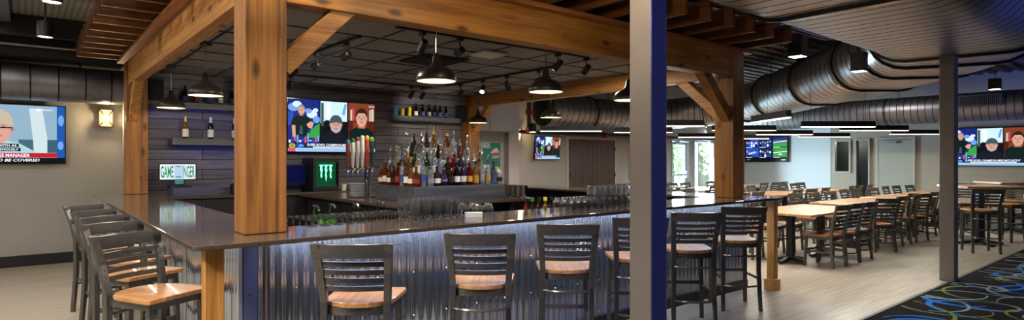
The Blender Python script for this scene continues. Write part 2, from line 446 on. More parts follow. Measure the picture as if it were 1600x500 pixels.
# exit door and window on the back wall: aluminium frames with glass
def frame_xz(mb, x0, x1, z0, z1, y0, y1, t, m=0):
    mb.box(x0, x0+t, y0, y1, z0, z1, m); mb.box(x1-t, x1, y0, y1, z0, z1, m)
    mb.box(x0+t, x1-t, y0, y1, z1-t, z1, m); mb.box(x0+t, x1-t, y0, y1, z0, z0+t, m)
d = MB(); frame_xz(d, 15.2, 16.12, 0, 2.12, 10.80, 10.96, .05)
dr = struct(d.build('door_1', M_alu))
d = MB(); frame_xz(d, 15.26, 16.06, .02, 2.06, 10.86, 10.91, .09); d.build('door_leaf', M_alu, dr)
d = MB(); d.box(15.34, 15.98, 10.88, 10.89, .1, 1.98); d.build('pane', M_pane, dr)
d = MB(); d.box(15.3, 16.02, 10.79, 10.82, 1.02, 1.07); d.box(15.92, 16.04, 10.76, 10.86, .94, 1.16); d.build('push_bar', M_alu, dr)
d = MB(); d.box(15.4, 15.75, 10.78, 10.86, 2.0, 2.07); d.bar((15.7, 10.78, 2.06), (15.45, 10.70, 2.08), .03, .02); d.build('door_closer', M_alu, dr)
d = MB(); frame_xz(d, 16.38, 17.56, .12, 2.12, 10.80, 10.96, .06); d.box(16.62, 16.68, 10.82, 10.94, .18, 2.06)
wd = struct(d.build('window_1', M_alu))
d = MB(); d.box(16.44, 17.5, 10.88, 10.89, .18, 2.06); d.build('pane', M_pane, wd)
# walnut double door
d = MB(); frame_xz(d, 10.72, 12.62, -.05, 2.1, 10.79, 10.83, .06)
dd = struct(d.build('door_2', M_frame))
for x0, x1 in ((10.78, 11.665), (11.675, 12.56)):
    d = MB(); d.box(x0, x1, 10.775, 10.815, .01, 2.04); d.build('door_leaf', M_doorw, dd)
d = MB(); d.lathe([(0, 0), (.03, 0), (.03, .015), (0, .015)], 12, (11.6, 10.76, 1.02)); d.bar((11.6, 10.72, 1.03), (11.48, 10.72, 1.03), .02, .02); d.bar((11.6, 10.72, 1.03), (11.6, 10.78, 1.03), .018, .018); d.build('door_handle', M_steelb, dd)
d = MB()
for x in (10.79, 12.53):
    for z in (.3, 1.1, 1.8): d.box(x, x+.025, 10.755, 10.775, z-.05, z+.05)
d.build('hinge', M_steelb, dd)
# louvred window beside it
d = MB(); frame_xz(d, 13.2, 14.2, .95, 2.15, 10.77, 10.83, .05)
lv = struct(d.build('window_2', M_frame))
d = MB()
for i in range(26): d.bar((13.25, 10.80, 1.02+i*.042), (14.15, 10.80, 1.02+i*.042), .03, .006, up=(0, .6, .8))
d.build('blind_slats', mat('blind_grey', (140, 140, 134), .5), lv)
# right wall: small window, dark doorway, pale door
d = MB()
def frame_yz(mb, y0, y1, z0, z1, x0, x1, t, m=0):
    mb.box(x0, x1, y0, y0+t, z0, z1, m); mb.box(x0, x1, y1-t, y1, z0, z1, m)
    mb.box(x0, x1, y0+t, y1-t, z1-t, z1, m); mb.box(x0, x1, y0+t, y1-t, z0, z0+t, m)
frame_yz(d, 7.36, 7.86, 1.1, 2.12, 19.46, 19.6, .05)
wn = struct(d.build('window_3', M_frame))
d = MB(); d.box(19.55, 19.56, 7.41, 7.81, 1.15, 2.07); d.build('pane', M_pane, wn)
d = MB(); d.box(20.4, 20.5, 6.5, 8.6, 0, 2.3); d.box(19.64, 20.5, 6.4, 6.5, 0, 2.3); d.box(19.64, 20.5, 8.5, 8.6, 0, 2.3); d.box(19.64, 20.5, 6.4, 8.6, 2.3, 2.4); d.box(19.5, 20.5, 6.4, 8.6, -.08, 0)
struct(d.build('wall_closet', mat('closet_paint', (70, 72, 70), .7)))
d = MB(); frame_yz(d, 6.82, 7.24, 0, 2.14, 19.44, 19.64, .05); struct(d.build('door_3', M_alu))
d = MB(); frame_yz(d, 5.66, 6.66, 0, 2.16, 19.44, 19.52, .06)
d4 = struct(d.build('door_4', M_frame))
d = MB(); d.box(19.45, 19.5, 5.72, 6.6, .01, 2.09); d.build('door_leaf', mat('pale_door', (176, 178, 166), .5), d4)
d = MB(); d.box(19.38, 19.45, 6.1, 6.45, 1.98, 2.06); d.bar((19.38, 6.15, 2.06), (19.42, 5.8, 2.08), .03, .02); d.build('door_closer', M_alu, d4)
# greenery outside the glass
M_leaf = mat('leaf', (186, 208, 164), .6, noise=.5, nscale=4); M_bark = mat('bark', (112, 96, 84), .9, noise=.3)
rg = random.Random(3)
def tree(x, y, h, r, lab):
    t = empty('tree', lab, 'tree', (x, y, -.033), 0, 'trees outside the glass')
    m = MB(); m.tube([(0, 0, .004), (.05, .03, h*.35), (0, 0, h*.8)], [.2, .16, .08], 9); m.build('trunk', M_bark, t)
    m = MB()
    for i in range(900):
        a = rg.uniform(0, 6.283); q = rg.random()**.5*r; z = h*.24+rg.random()*h*.8; s = rg.uniform(.07, .16)
        p = Vector((q*cos(a), q*sin(a), z)); u = Vector((rg.gauss(0, 1), rg.gauss(0, 1), rg.gauss(0, 1))).normalized(); v = u.orthogonal().normalized(); k = u.cross(v)
        m.poly([p-v*s, p+k*s*.5, p+v*s, p-k*s*.5])
    m.build('crown', M_leaf, t)
tree(18.6, 13.3, 3.6, .85, 'leafy green tree outside, seen through the glazed exit door')
tree(21.0, 13.6, 3.9, 1.1, 'leafy green tree outside, seen through the tall window')
tree(24.6, 15.6, 4.4, 1.3, 'pale green tree outside, farther behind the tall window')
g = MB(); g.box(13, 34, 10.97, 26, -.1, -.04); tag(g.build('lawn', mat('lawn_green', (120, 150, 84), .9, noise=.2, nscale=3)), 'sunlit grass outside the exit door', 'grass', kind='stuff')

# ================================================================== timber frame
tf = empty('timber_frame', 'rough cedar post and beam frame standing round the bar', 'timber frame', (0, 0, 0))
PX0, PX1, PY0, PY1 = .972, 6.22, 3.59, 8.78; PW = .237
for x, y, z0 in ((PX0, PY0, 1.068), (PX0, PY1, 1.068), (PX1, PY0, 1.068), (PX1, PY1, 0.0)):
    m = MB(); m.box(x, x+PW, y, y+PW, z0, 2.735); m.build('post', M_timZ, tf, bevel=.006)
ZB, ZT = 2.452, 2.735
def beam(x0, x1, y0, y1, mt):
    m = MB(); m.box(x0, x1, y0, y1, ZB, ZT); m.build('beam', mt, tf, bevel=.006)
beam(PX0+PW, PX1, 3.61, 3.76, M_timX)
beam(.992, 1.10, PY0+PW, PY1, M_timY)
beam(PX1+.03, PX1+.17, PY0+PW, PY1, M_timY)
def plate(x0, x1, y0, y1, mt):
    m = MB(); m.box(x0, x1, y0, y1, ZT, ZT+.038); m.build('plate', mt, tf, bevel=.003)
plate(.90, 6.55, 3.53, 3.86, M_plate); plate(.90, 1.2, 3.86, 9.05, M_plateY)
plate(6.2, 6.55, 3.86, 9.05, M_plateY)
def brace(a, b, s=.115, up=(0, 0, 1)):
    m = MB(); m.bar(a, b, s, s, up); m.build('brace', M_timX if abs(a[0]-b[0]) > .1 else M_timY, tf, bevel=.004)
brace((1.20, 3.69, 2.06), (1.63, 3.69, 2.50)); brace((1.05, 8.80, 2.02), (1.05, 8.30, 2.50), .10)
brace((6.26, 3.69, 1.98), (5.72, 3.69, 2.50)); brace((6.32, 3.81, 2.02), (6.32, 4.36, 2.50)); brace((6.32, 8.80, 2.0), (6.32, 8.26, 2.50))
ZJ = ZT+.038
x = 1.36
while x < 6.7:
    m = MB(); m.box(x-.02, x+.02, 3.0, 4.05, ZJ, ZJ+.19); m.build('joist', M_joistY, tf); x += .385
y = 3.98
while y < 9.0:
    m = MB(); m.box(.48, 1.32, y-.02, y+.02, ZJ, ZJ+.19); m.build('joist', M_joist, tf)
    m = MB(); m.box(6.1, 6.98, y-.02, y+.02, ZJ, ZJ+.19); m.build('joist', M_joist, tf); y += .385
for y in (3.1, 3.45, 3.75):
    m = MB(); m.box(.48, 1.30, y-.02, y+.02, ZJ, ZJ+.19); m.build('joist', M_joist, tf)

# ================================================================== bar
bar = empty('bar', 'bar base clad in corrugated galvanized sheet with black toe kick', 'bar', (0, 0, 0))
m = MB()
m.box(.99, 1.11, 3.63, 8.93, .0, 1.04); m.box(1.11, 6.38, 3.63, 3.75, 0, 1.04); m.box(6.38, 6.50, 3.63, 8.72, 0, 1.04)
m.build('core_wall', M_black, bar)
def corrugated(p0, dirv, nrm, length, z0, z1, wl=.0677, amp=.0085):
    m = MB(); n = int(length/wl*8); prev = None; p0 = Vector(p0); dirv = Vector(dirv); nrm = Vector(nrm)
    for i in range(n+1):
        t = length*i/n; q = p0+dirv*t+nrm*(amp*sin(2*pi*t/wl))
        cur = (m.pt((q.x, q.y, z0)), m.pt((q.x, q.y, z1)))
        if prev: m.face((prev[0], cur[0], cur[1], prev[1]), 0, True)
        prev = cur
    return m
o = corrugated((1.03, 3.615, 0), (1, 0, 0), (0, -1, 0), 5.485, .1, 1.04).build('corrugated_panel', M_galv, bar, angle=80)
o = corrugated((.975, 8.93, 0), (0, -1, 0), (-1, 0, 0), 5.3, .1, 1.04).build('corrugated_panel', M_galv, bar, angle=80)
o = corrugated((6.515, 3.63, 0), (0, 1, 0), (1, 0, 0), 5.09, .1, 1.04).build('corrugated_panel', M_galv, bar, angle=80)
m = MB(); m.box(.962, 1.04, 3.597, 3.604, .1, 1.04); m.box(.958, .966, 3.597, 3.665, .1, 1.04); m.build('corner_flashing', M_galvb, bar, label='flat bluish metal corner flashing')
m = MB(); m.box(6.49, 6.535, 3.597, 3.604, .1, 1.04); m.box(6.528, 6.535, 3.597, 3.67, .1, 1.04); m.build('corner_flashing', M_galv, bar)
m = MB(); m.box(.955, 6.54, 3.59, 3.63, 0, .1); m.box(.955, .99, 3.63, 8.93, 0, .1); m.box(6.5, 6.54, 3.63, 8.72, 0, .1); m.build('toe_kick', M_base, bar)
m = MB()
for x in [1.0+.0677*4*k for k in range(21)]:
    for z in (1.0, .72, .42, .14):
        if (int(x*100)+int(z*50)) % 3: m.lathe([(0, .006), (.006, .005), (.009, 0)], 8, (0, 0, 0)); 
        else: continue
        # turn the last screw head to face the room
        for i in range(len(m.v)-17, len(m.v)):
            a, b_, c_ = m.v[i]; m.v[i] = (x+a, 3.604-c_-.002, z+b_)
for i in range(0): pass
m.build('screws', M_chrome, bar)
for x in (3.77, 5.9):
    m = MB(); m.box(x-.036, x+.036, 3.596, 3.603, .68, .795); p = m.build('outlet_plate', M_white if x < 5 else M_chrome, bar)
    for z in (.713, .762): m = MB(); m.box(x-.017, x+.017, 3.592, 3.5959, z-.014, z+.014); m.build('socket', M_dark, p)
m = MB(); m.box(1.1, 6.5, 3.50, 3.512, 1.028, 1.039); m.build('light_strip', emit('blue_white_led', (214, 224, 255), 6.), bar, label='cool white light strip under the counter edge')

ct = MB()
r_ = .05
corner = [(.645+r_-r_*cos(a), 3.275+r_-r_*sin(a)) for a in [pi/2*i/6 for i in range(7)]][::1]
outl = [(.645+r_-r_*cos(pi/2*i/6), 3.275+r_-r_*sin(pi/2*i/6)) for i in range(7)] + [(6.80-r_+r_*sin(pi/2*i/6), 3.275+r_-r_*cos(pi/2*i/6)) for i in range(7)] + [(6.80, 8.75), (6.17, 8.75), (6.17, 3.9), (1.27, 3.9), (1.27, 8.96), (.645, 8.96)]
ct.prism(outl, 1.041, 1.067)
tag(ct.build('bar_counter', M_top, bevel=.004), 'glossy dark stone counter running round three sides of the bar', 'counter')
def support(x, y, s, lab, base):
    p = empty('counter_post', lab, 'post', (x, y, 0))
    m = MB(); m.box(0, s, 0, s, .0, 1.04); m.build('shaft', M_small, p, bevel=.003)
    if base:
        m = MB(); e = .022; m.box(-e, s+e, -e, s+e, 0, .13); m.build('base_block', M_small, p, bevel=.004)
support(.708, 3.32, .089, 'square fir post under the near left corner of the counter', True)
support(6.612, 3.312, .089, 'square fir post with base block under the right end of the counter', True)
# ================================================================== stools and chairs
def chair_kind(name, cat, lab, seat_z, top_z, seat_mat, nsl, group):
    t = empty(name, lab, cat, (0, 0, 0), 0, group)
    ft, fs, fy = .186, .178, -.20
    # seat: straight front, rounded back
    P = [(-.205, .215), (.205, .215), (.215, .19), (.205, 0.)]
    for i in range(9):
        a = pi*i/8
        P.append((.2*cos(a), -.06-.155*sin(a)))
    P += [(-.205, 0.), (-.215, .19)]
    m = MB(); m.prism(P[::-1], seat_z-.03, seat_z); m.build('seat', seat_mat, t, bevel=.006)
    # frame under the seat
    m = MB(); zf = seat_z-.052
    m.bar((-.17, .165, zf), (.17, .165, zf), .022, .042); m.bar((-.17, -.16, zf), (-.17, .165, zf), .022, .042); m.bar((.17, -.16, zf), (.17, .165, zf), .022, .042)
    m.strip([(.175*cos(pi+pi*i/8), -.13+.06*sin(pi+pi*i/8), zf) for i in range(9)], .02, .042)
    m.build('seat_frame', M_steel, t)
    for sx in (-1, 1):
        m = MB(); m.bar((sx*.186, .19, 0), (sx*.17, .165, seat_z-.03), .034, .034, up=(0, 1, 0)); m.build('leg', M_steel, t, bevel=.003)
        m = MB(); pts = [(sx*ft, fy-.01, 0), (sx*.178, fy+.02, seat_z*.55), (sx*fs, fy+.02, seat_z), (sx*.19, fy-.015, seat_z+(top_z-seat_z)*.5), (sx*.203, fy-.075, top_z)]
        pv = [Vector(p) for p in pts]; rings = []
        for i, p in enumerate(pv):
            wx = [.032, .036, .04, .044, .05][i]; wy = .034 if i < 3 else .026
            rings.append([m.pt((p.x+a*wx/2, p.y+b*wy/2, p.z)) for a, b in ((-1, -1), (1, -1), (1, 1), (-1, 1))])
        for a, b in zip(rings, rings[1:]):
            for k in range(4): m.face((a[k], a[(k+1) % 4], b[(k+1) % 4], b[k]))
        m.face(rings[0][::-1]); m.face(rings[-1])
        m.build('rear_leg', M_steel, t, bevel=.003)
    def back(z, hw, drop=0.03):
        k = (z-seat_z)/(top_z-seat_z); y = fy+.02-.02*k-.075*k*k
        return [(hw*(-1+2*i/8), y-drop*(1-(-1+2*i/8)**2), z) for i in range(9)]
    m = MB(); ch = .078; m.strip(back(top_z-ch/2, .215), .024, ch); m.build('crest_rail', M_steel, t, bevel=.003)
    m = MB(); lo, hi = seat_z+.06, top_z-ch-.012
    for i in range(nsl):
        z = lo+(hi-lo)*(i+.45)/nsl; m.strip(back(z, .19, .03), .014, (hi-lo)/nsl*.6)
    m.build('back_slats', M_steel, t)
    k = seat_z/.7; n = 10
    m = MB(); m.tube([(.175*cos(pi+pi*i/n), -.19+.085*sin(pi+pi*i/n), .555*k) for i in range(n+1)], .0105, 6); m.build('rear_brace', M_steel, t)
    m = MB(); m.tube([(.175*cos(pi+pi*i/n), -.19+.085*sin(pi+pi*i/n), .255*k) for i in range(n+1)], .0105, 6); m.build('rear_footrest' if seat_z > .6 else 'rear_stretcher', M_steel, t)
    m = MB()
    for sx in (-1, 1): m.bar((sx*.178, -.18, .32*k), (sx*.177, .18, .32*k), .02, .024)
    m.bar((-.178, .18, .34*k), (.178, .18, .34*k), .024, .03)
    m.build('footrest' if seat_z > .6 else 'stretcher', M_steel, t)
    return t
stool = chair_kind('bar_stool', 'stool', 'x', .70, 1.04, M_seat, 4, None)
used = False
def face_rz(fx, fy): return -atan2(fx, fy)
front = [(1.38, 3.06), (2.20, 2.99), (3.0, 3.01), (3.78, 2.98), (4.53, 2.96), (5.45, 3.03)]
flab = ['front bar stool nearest the big near timber post', 'front bar stool, second from the big near timber post', 'front bar stool, third from the big near timber post', 'front bar stool partly hidden by the near steel column, left of it', 'front bar stool just right of the near steel column', 'front bar stool at the right end, beside the fir end post']
for (x, y), l in zip(front, flab):
    f_ = (.642, .767); placed(stool, used, (x+f_[0]*.27, y+f_[1]*.27, 0), face_rz(*f_), 'gunmetal ladder-back '+l, 'bar stools along the front of the bar'); used = True
left = [(.49, 4.43, .285, .16), (.50, 5.27, .285, .15), (.50, 5.91, .278, .2), (-.0+.49, 6.68, .269, .22), (.46, 7.43, .28, .25)]
ll = ['nearest the camera', 'second from the camera', 'third from the camera', 'fourth from the camera', 'farthest from the camera']
for (x, y, ax, ay), l in zip(left, ll):
    n = sqrt(ax*ax+ay*ay); fx, fy_ = ay/n, -ax/n
    placed(stool, True, (x+fx*.27, y+fy_*.27, 0), face_rz(fx, fy_), 'bar stool with wooden seat on the left side of the bar, '+l, 'bar stools along the left side of the bar')

# dining tables
def table(x0, x1, y0, y1, lab, h=.752):
    t = empty('dining_table', lab, 'table', ((x0+x1)/2, (y0+y1)/2, 0), 0, 'long wooden dining tables')
    a, b = (x1-x0)/2, (y1-y0)/2
    m = MB(); m.box(-a, a, -b, b, h-.034, h); m.build('tabletop', M_table, t, bevel=.006)
    for sx in (-1, 1):
        px = sx*a*.5
        m = MB(); m.box(px-.045, px+.045, -.045, .045, .06, h-.05); m.box(px-.2, px+.2, -.2, .2, h-.05, h-.034); m.build('pedestal', M_steelb, t)
        m = MB()
        for q in range(4):
            dx, dy = ((1, 0), (0, 1), (-1, 0), (0, -1))[q]
            m.bar((px, 0, .065), (px+dx*.33, dy*.2, .028), .075, .06, w2=.07, h2=.035); m.lathe([(0, 0), (.02, 0), (.02, .015), (0, .015)], 8, (px+dx*.31, dy*.18, 0))
        m.build('cross_base', M_steelb, t, bevel=.003)
    return t
chair = chair_kind('dining_chair', 'chair', 'x', .46, .88, M_seatd, 5, None)
cused = False
def put_chair(x, y, rz, lab, grp='dining chairs'):
    global cused
    placed(chair, cused, (x, y, 0), rz, 'metal dining chair, '+lab, grp); cused = True
rc = random.Random(5)
W3 = ['left', 'middle', 'right']
def dine(name, x0, x1, y0, y1, lab, near=True, far=True, nearset=None):
    table(x0, x1, y0, y1, lab)
    L = x1-x0
    if nearset is None: nearset = [(x0+L*(.18+.32*i)+rc.uniform(-.04, .04), y0-.02+rc.uniform(-.08, .06), rc.uniform(-.12, .12)) for i in range(3)] if near else []
    for i, (x, y, rz) in enumerate(nearset): put_chair(x, y, rz, '%s seat on carpet side of %s' % (W3[i], name))
    if far:
        for i in range(3):
            put_chair(x0+L*(.18+.32*i)+rc.uniform(-.05, .05), y1+.04+rc.uniform(-.05, .12), pi+rc.uniform(-.12, .12), '%s seat on far side of %s' % (W3[i], name))
s_ = .64
dine('the table nearest the bar', 8.2, 10.2, 3.6, 4.62, 'wood-topped dining table nearest the fir end post of the bar', nearset=[(8.77, 3.66, -.06), (9.24, 3.66, -.08), (9.72, 3.66, -.07)])
dine('second carpet-row table', 10.75, 12.55, 3.75, 4.75, 'wood-topped dining table second from the bar in the row beside the carpet', nearset=[(10.87, 3.72, -.55), (11.62, 3.83, -.05), (12.34, 3.82, 0.05)])
dine('third carpet-row table', 13.0, 14.8, 3.75, 4.75, 'wood-topped dining table third from the bar in the row beside the carpet', nearset=[(12.98, 3.85, -.69), (13.7, 3.9, -.1), (14.35, 3.9, 0)])
dine('fourth carpet-row table', 15.4, 17.2, 3.75, 4.75, 'wood-topped dining table farthest along the row beside the carpet')
dine('left middle-row table', 9.6, 11.4, 6.1, 7.1, 'wood-topped dining table behind the right timber post, middle row')
dine('second middle-row table', 12.2, 14.2, 6.1, 7.1, 'wood-topped dining table second from the bar in the middle row')
dine('right middle-row table', 14.9, 16.8, 6.1, 7.1, 'wood-topped dining table farthest right in the middle row')
dine('left back-row table', 10.2, 12.0, 8.35, 9.35, 'wood-topped dining table in front of the glazed exit door, back row left')
dine('middle back-row table', 12.7, 14.5, 8.35, 9.35, 'wood-topped dining table in front of the tall window, back row middle')
dine('right back-row table', 15.3, 17.1, 8.35, 9.35, 'wood-topped dining table below the split-picture television, back row right')

# high tables by the carpet
def high_table(x, y, lab):
    t = empty('high_table', lab, 'table', (x, y, 0), .75, 'square high tables')
    m = MB(); m.box(-.46, .46, -.46, .46, 1.01, 1.045); m.build('tabletop', M_table, t, bevel=.006)
    m = MB(); m.box(-.045, .045, -.045, .045, .06, 1.0); m.box(-.2, .2, -.2, .2, .995, 1.01); m.build('pedestal', M_steelb, t)
    m = MB()
    for q in range(4):
        dx, dy = ((1, 0), (0, 1), (-1, 0), (0, -1))[q]
        m.bar((0, 0, .065), (dx*.36, dy*.36, .028), .08, .06, w2=.075, h2=.035); m.lathe([(0, 0), (.02, 0), (.02, .015), (0, .015)], 8, (dx*.33, dy*.33, 0))
    m.build('cross_base', M_steelb, t, bevel=.003)
high_table(13.1, 2.82, 'square wooden high table beside the carpet, under the right-hand television')
high_table(15.9, 2.9, 'square wooden high table farther along the carpet, behind the first high table')
for x, y, fx, fy_, l in ((12.02, 2.58, .83, .55, 'on the column side of the first high table, back to the camera'), (13.98, 2.62, -.92, .3, 'at the right edge, carpet end of the first high table'), (13.92, 3.18, -.8, -.55, 'behind the first high table'),
                         (15.25, 2.75, .95, .3, 'left of the farther high table'), (16.55, 2.75, -.95, .3, 'right of the farther high table')):
    placed(stool, True, (x, y, 0), face_rz(fx, fy_), 'gunmetal bar stool '+l, 'bar stools at the high tables')

# steel columns
def column(x0, y0, lab):
    t = empty('steel_column', lab, 'column', (x0, y0, 0))
    m = MB(); m.box(0, .155, 0, .16, .0, CZ-.05); m.build('shaft', M_col, t, bevel=.008)
    m = MB(); m.box(-.02, .175, -.02, .18, 3.66, 3.75); m.build('cap_plate', M_steelb, t)
column(2.815, 2.143, 'square grey steel column in front of the bar stools')
column(8.80, 2.143, 'square grey steel column at the carpet edge by the dining chairs')
# ================================================================== back bar, island, shelves
def cabinet(x, lab):
    c = empty('bar_cabinet', lab, 'cabinet', (x, 8.52, 0), 0, 'dark cabinets under the back counter')
    m = MB(); m.box(0, .98, .02, .54, .1, 1.0); m.box(.03, .95, .06, .54, 0, .1); m.build('body', M_cab, c)
    for s in (0, 1):
        x0 = .02+.48*s; d = MB(); d.box(x0, x0+.46, 0, .02, .12, .98); d.box(x0+.06, x0+.40, -.006, 0, .2, .9)
        dd_ = d.build('door', M_cab, c)
        d = MB(); hx = x0+(.42 if s == 0 else .04); d.tube([(hx, 0, .82), (hx, -.03, .82), (hx, -.03, .92), (hx, 0, .92)], .006, 6); d.build('handle', M_chrome, dd_)
for i, (x, l) in enumerate(((1.28, 'below the register'), (2.265, 'second from the left, behind the near post'), (3.25, 'left of the island end'), (4.235, 'behind the bottle island'), (5.22, 'at the right end of the plank wall'))):
    cabinet(x, 'dark two-door bar cabinet '+l)
m = MB(); m.box(1.28, 6.2, 8.48, 9.07, 1.0, 1.035); tag(m.build('back_counter', M_top, bevel=.003), 'dark narrow back counter along the plank wall', 'counter')
isl = empty('bar_island', 'dark back-bar island that carries the beer taps and bottles', 'island', (0, 0, 0))
m = MB(); m.box(3.12, 3.18, 5.75, 8.4, 0, .98); m.box(3.18, 4.75, 5.75, 5.80, .0, .14); m.box(3.18, 4.75, 8.3, 8.4, 0, .98); m.box(4.7, 4.78, 5.75, 8.4, 0, .98); m.box(3.18, 4.7, 5.8, 8.3, .1, .14); m.build('body', M_cab, isl)
m = MB(); m.box(3.18, 4.7, 5.84, 8.3, .5, .53); m.build('shelf', M_cab, isl)
m = MB(); m.box(3.02, 5.0, 5.63, 8.46, .985, 1.02); m.build('worktop', M_top, isl, bevel=.003)
m = MB()
for i in range(3): m.box(3.22+i*.5, 3.68+i*.5, 5.77, 5.82, .16, .96)
m.build('cooler_front', mat('cooler_glass', (12, 12, 14), .08), isl)
m = MB()
for i in range(3): m.tube([(3.26+i*.5, 5.77, .5), (3.26+i*.5, 5.74, .52), (3.26+i*.5, 5.74, .8), (3.26+i*.5, 5.77, .82)], .008, 6)
m.build('cooler_handle', M_chrome, isl)
RX0, RX1, RY0, RY1 = 3.36, 4.66, 5.80, 6.75
rs = empty('bottle_riser', 'grey-stained stepped riser stacked with liquor bottles on the island', 'riser', (0, 0, 1.02))
m = MB(); m.box(RX0, RX1, RY0, RY1, 0, .175); m.build('box', M_riser, rs, bevel=.004)
STEP = [(0, 0, 0, 0)]
for k in range(1, 4):
    i_ = .115*k; m = MB(); m.box(RX0+i_, RX1-.10-.12*k, RY0+i_, RY1-.0*k, .175+.105*(k-1)+.001, .175+.105*k); m.build('step', M_riser, rs, bevel=.002)
def wall_shelf(x0, x1, z, y0, lab):
    m = MB(); m.box(x0, x1, y0, 9.075, z-.085, z); tag(m.build('wall_shelf', M_riser, bevel=.003), lab, 'shelf')
wall_shelf(1.18, 2.9, 2.27, 8.84, 'thick grey floating shelf of beer bottles, upper left of plank wall')
wall_shelf(1.49, 2.9, 1.785, 8.84, 'thick grey floating shelf of wine bottles, lower left of plank wall')
wall_shelf(4.74, 6.08, 2.25, 8.86, 'thick grey floating shelf of cans and beers, right of the television')
def speaker(x0, x1, z0, z1, lab):
    t = empty('wall_speaker', lab, 'speaker', ((x0+x1)/2, 8.95, z0))
    h = z1-z0; a = (x1-x0)/2
    m = MB(); m.box(-a, a, -.09, .06, 0, h); m.build('case', M_black, t, bevel=.006)
    m = MB(); m.box(-a+.012, a-.012, -.098, -.09, .012, h-.012); m.build('grille', mat('speaker_cloth', (24, 24, 26), .9, noise=.3, nscale=200), t)
    m = MB(); m.box(-.05, .05, .06, .13, h*.3, h*.7); m.build('bracket', M_black, t)
speaker(1.24, 1.40, 2.30, 2.56, 'black wall speaker above the upper left bottle shelf')
speaker(6.07, 6.27, 2.21, 2.50, 'black wall speaker beside the back right timber post')

# bottles
BT = {}
def bottle_mesh(kind):
    P = {
     'liquor': [(0, 0), (.036, 0), (.038, .006), (.038, .165), (.034, .19), (.017, .215), (.0135, .225), (.0135, .27), (.0155, .272), (.0155, .285), (0, .285)],
     'tall':   [(0, 0), (.033, 0), (.035, .006), (.035, .2), (.028, .225), (.0145, .245), (.0135, .305), (.0155, .307), (.0155, .318), (0, .318)],
     'squat':  [(0, 0), (.038, 0), (.0415, .01), (.0415, .13), (.035, .155), (.018, .168), (.0145, .178), (.0145, .215), (.018, .217), (.018, .23), (0, .23)],
     'wine':   [(0, 0), (.034, 0), (.037, .006), (.037, .18), (.031, .205), (.0145, .232), (.0135, .29), (.0155, .291), (.0155, .3), (0, .3)],
     'beer':   [(0, 0), (.029, 0), (.0305, .005), (.0305, .125), (.026, .15), (.0145, .178), (.013, .215), (.0145, .218), (.0145, .226), (0, .226)],
     'round':  [(0, 0), (.028, 0), (.038, .02), (.044, .07), (.039, .12), (.025, .15), (.015, .165), (.0145, .21), (.018, .212), (.018, .225), (0, .225)],
    }[kind]
    return P
def bottle(kind, body, label_m, cap_m, cap, lab, loc, group, name='liquor_bottle', cat='bottle', n=12):
    key = (kind, body.name, label_m.name, cap_m.name, cap)
    if key in BT:
        o = copy_tree(BT[key])
    else:
        P = bottle_mesh(kind); m = MB(); m.lathe(P, n); o = m.build(name, body, angle=50)
        rb = max(r for r, z in P); top = P[-1][1]
        zs = [z for r, z in P if abs(r-rb) < 1e-6]; z0, z1 = (min(zs), max(zs)) if kind != 'round' else (.045, .095)
        m = MB(); h = z1-z0; q = .0012
        if kind == 'squat' or cap == 'pour':
            m.lathe([(rb+.0002, z0+h*.22), (rb+q, z0+h*.22), (rb+q, z0+h*.66), (rb+.0002, z0+h*.66)], n)
        else:
            m.lathe([(rb+.0002, z0+h*.12), (rb+q, z0+h*.12), (rb+q, z0+h*.72), (rb+.0002, z0+h*.72)], n)
        m.build('label', label_m, o)
        m = MB(); rt = .0165
        if cap == 'pour':
            m.lathe([(0, top-.012), (rt, top-.012), (rt, top+.008), (.008, top+.016), (.006, top+.05), (0, top+.052)], 8); m.tube([(0, 0, top+.04), (.006, 0, top+.065), (.014, 0, top+.085)], .0045, 6)
            m.build('pour_spout', M_chrome if cap_m is M_steel else cap_m, o)
        else:
            L = {'screw': .03, 'foil': .075, 'crown': .008}[cap]
            m.lathe([(rt, top-L), (rt+.0008, top-L), (rt+.0008, top+.003), (0, top+.003)], 10); m.build('cap', cap_m, o)
        BT[key] = o
    o.location = loc; o.rotation_euler.z = random.uniform(-.5, .5)
    return tag(o, lab, cat, group)
LIQ = {'clear': glass('clear_spirit', (226, 234, 240), .6, .04, .9, white_lift=.2), 'amber': liquid('amber_whiskey', (164, 84, 24), .8), 'brown': liquid('dark_rum', (78, 36, 14), .6), 'red': liquid('red_liqueur', (128, 22, 18), .6),
       'green': liquid('green_glass', (34, 78, 42), .7), 'dark': liquid('dark_bottle_glass', (26, 18, 14), .3), 'gold': liquid('gold_tequila', (186, 140, 66), .8), 'blue': liquid('blue_gin_glass', (110, 128, 156), .8), 'purple': liquid('purple_bag_bottle', (58, 46, 84), .4)}
LBL = {'cream': M_label, 'white': mat('white_label', (232, 232, 234), .5), 'black': mat('black_label', (22, 20, 22), .5), 'red': mat('red_label', (140, 44, 38), .5), 'gold': mat('gold_label', (196, 156, 72), .4, .3), 'blue': mat('blue_label', (62, 74, 136), .5), 'purple': mat('purple_label', (116, 104, 170), .5), 'teal': mat('teal_label', (60, 160, 158), .5), 'silver': mat('silver_label', (170, 176, 186), .35, .5), 'green': mat('green_label', (52, 120, 60), .5), 'yellow': mat('yellow_label', (190, 160, 60), .5)}
CAPS = {'steel': M_steel, 'gold': mat('gold_cap', (206, 160, 70), .35, .6), 'red': mat('red_cap', (180, 34, 28), .4), 'black': mat('black_cap', (18, 18, 18), .4), 'white': mat('white_cap', (228, 228, 226), .4), 'yellow': mat('yellow_cap', (226, 194, 40), .4), 'blue': mat('blue_cap', (46, 80, 180), .4), 'green': mat('green_cap', (60, 150, 60), .4)}
rb = random.Random(21)
LOOK = {'clear': 'clear', 'amber': 'amber', 'brown': 'dark brown', 'red': 'red', 'green': 'green', 'dark': 'near-black', 'gold': 'golden', 'blue': 'pale blue', 'purple': 'purple'}
def spec(s):
    k, b, l, c = s.split('/'); return k, b, l, c
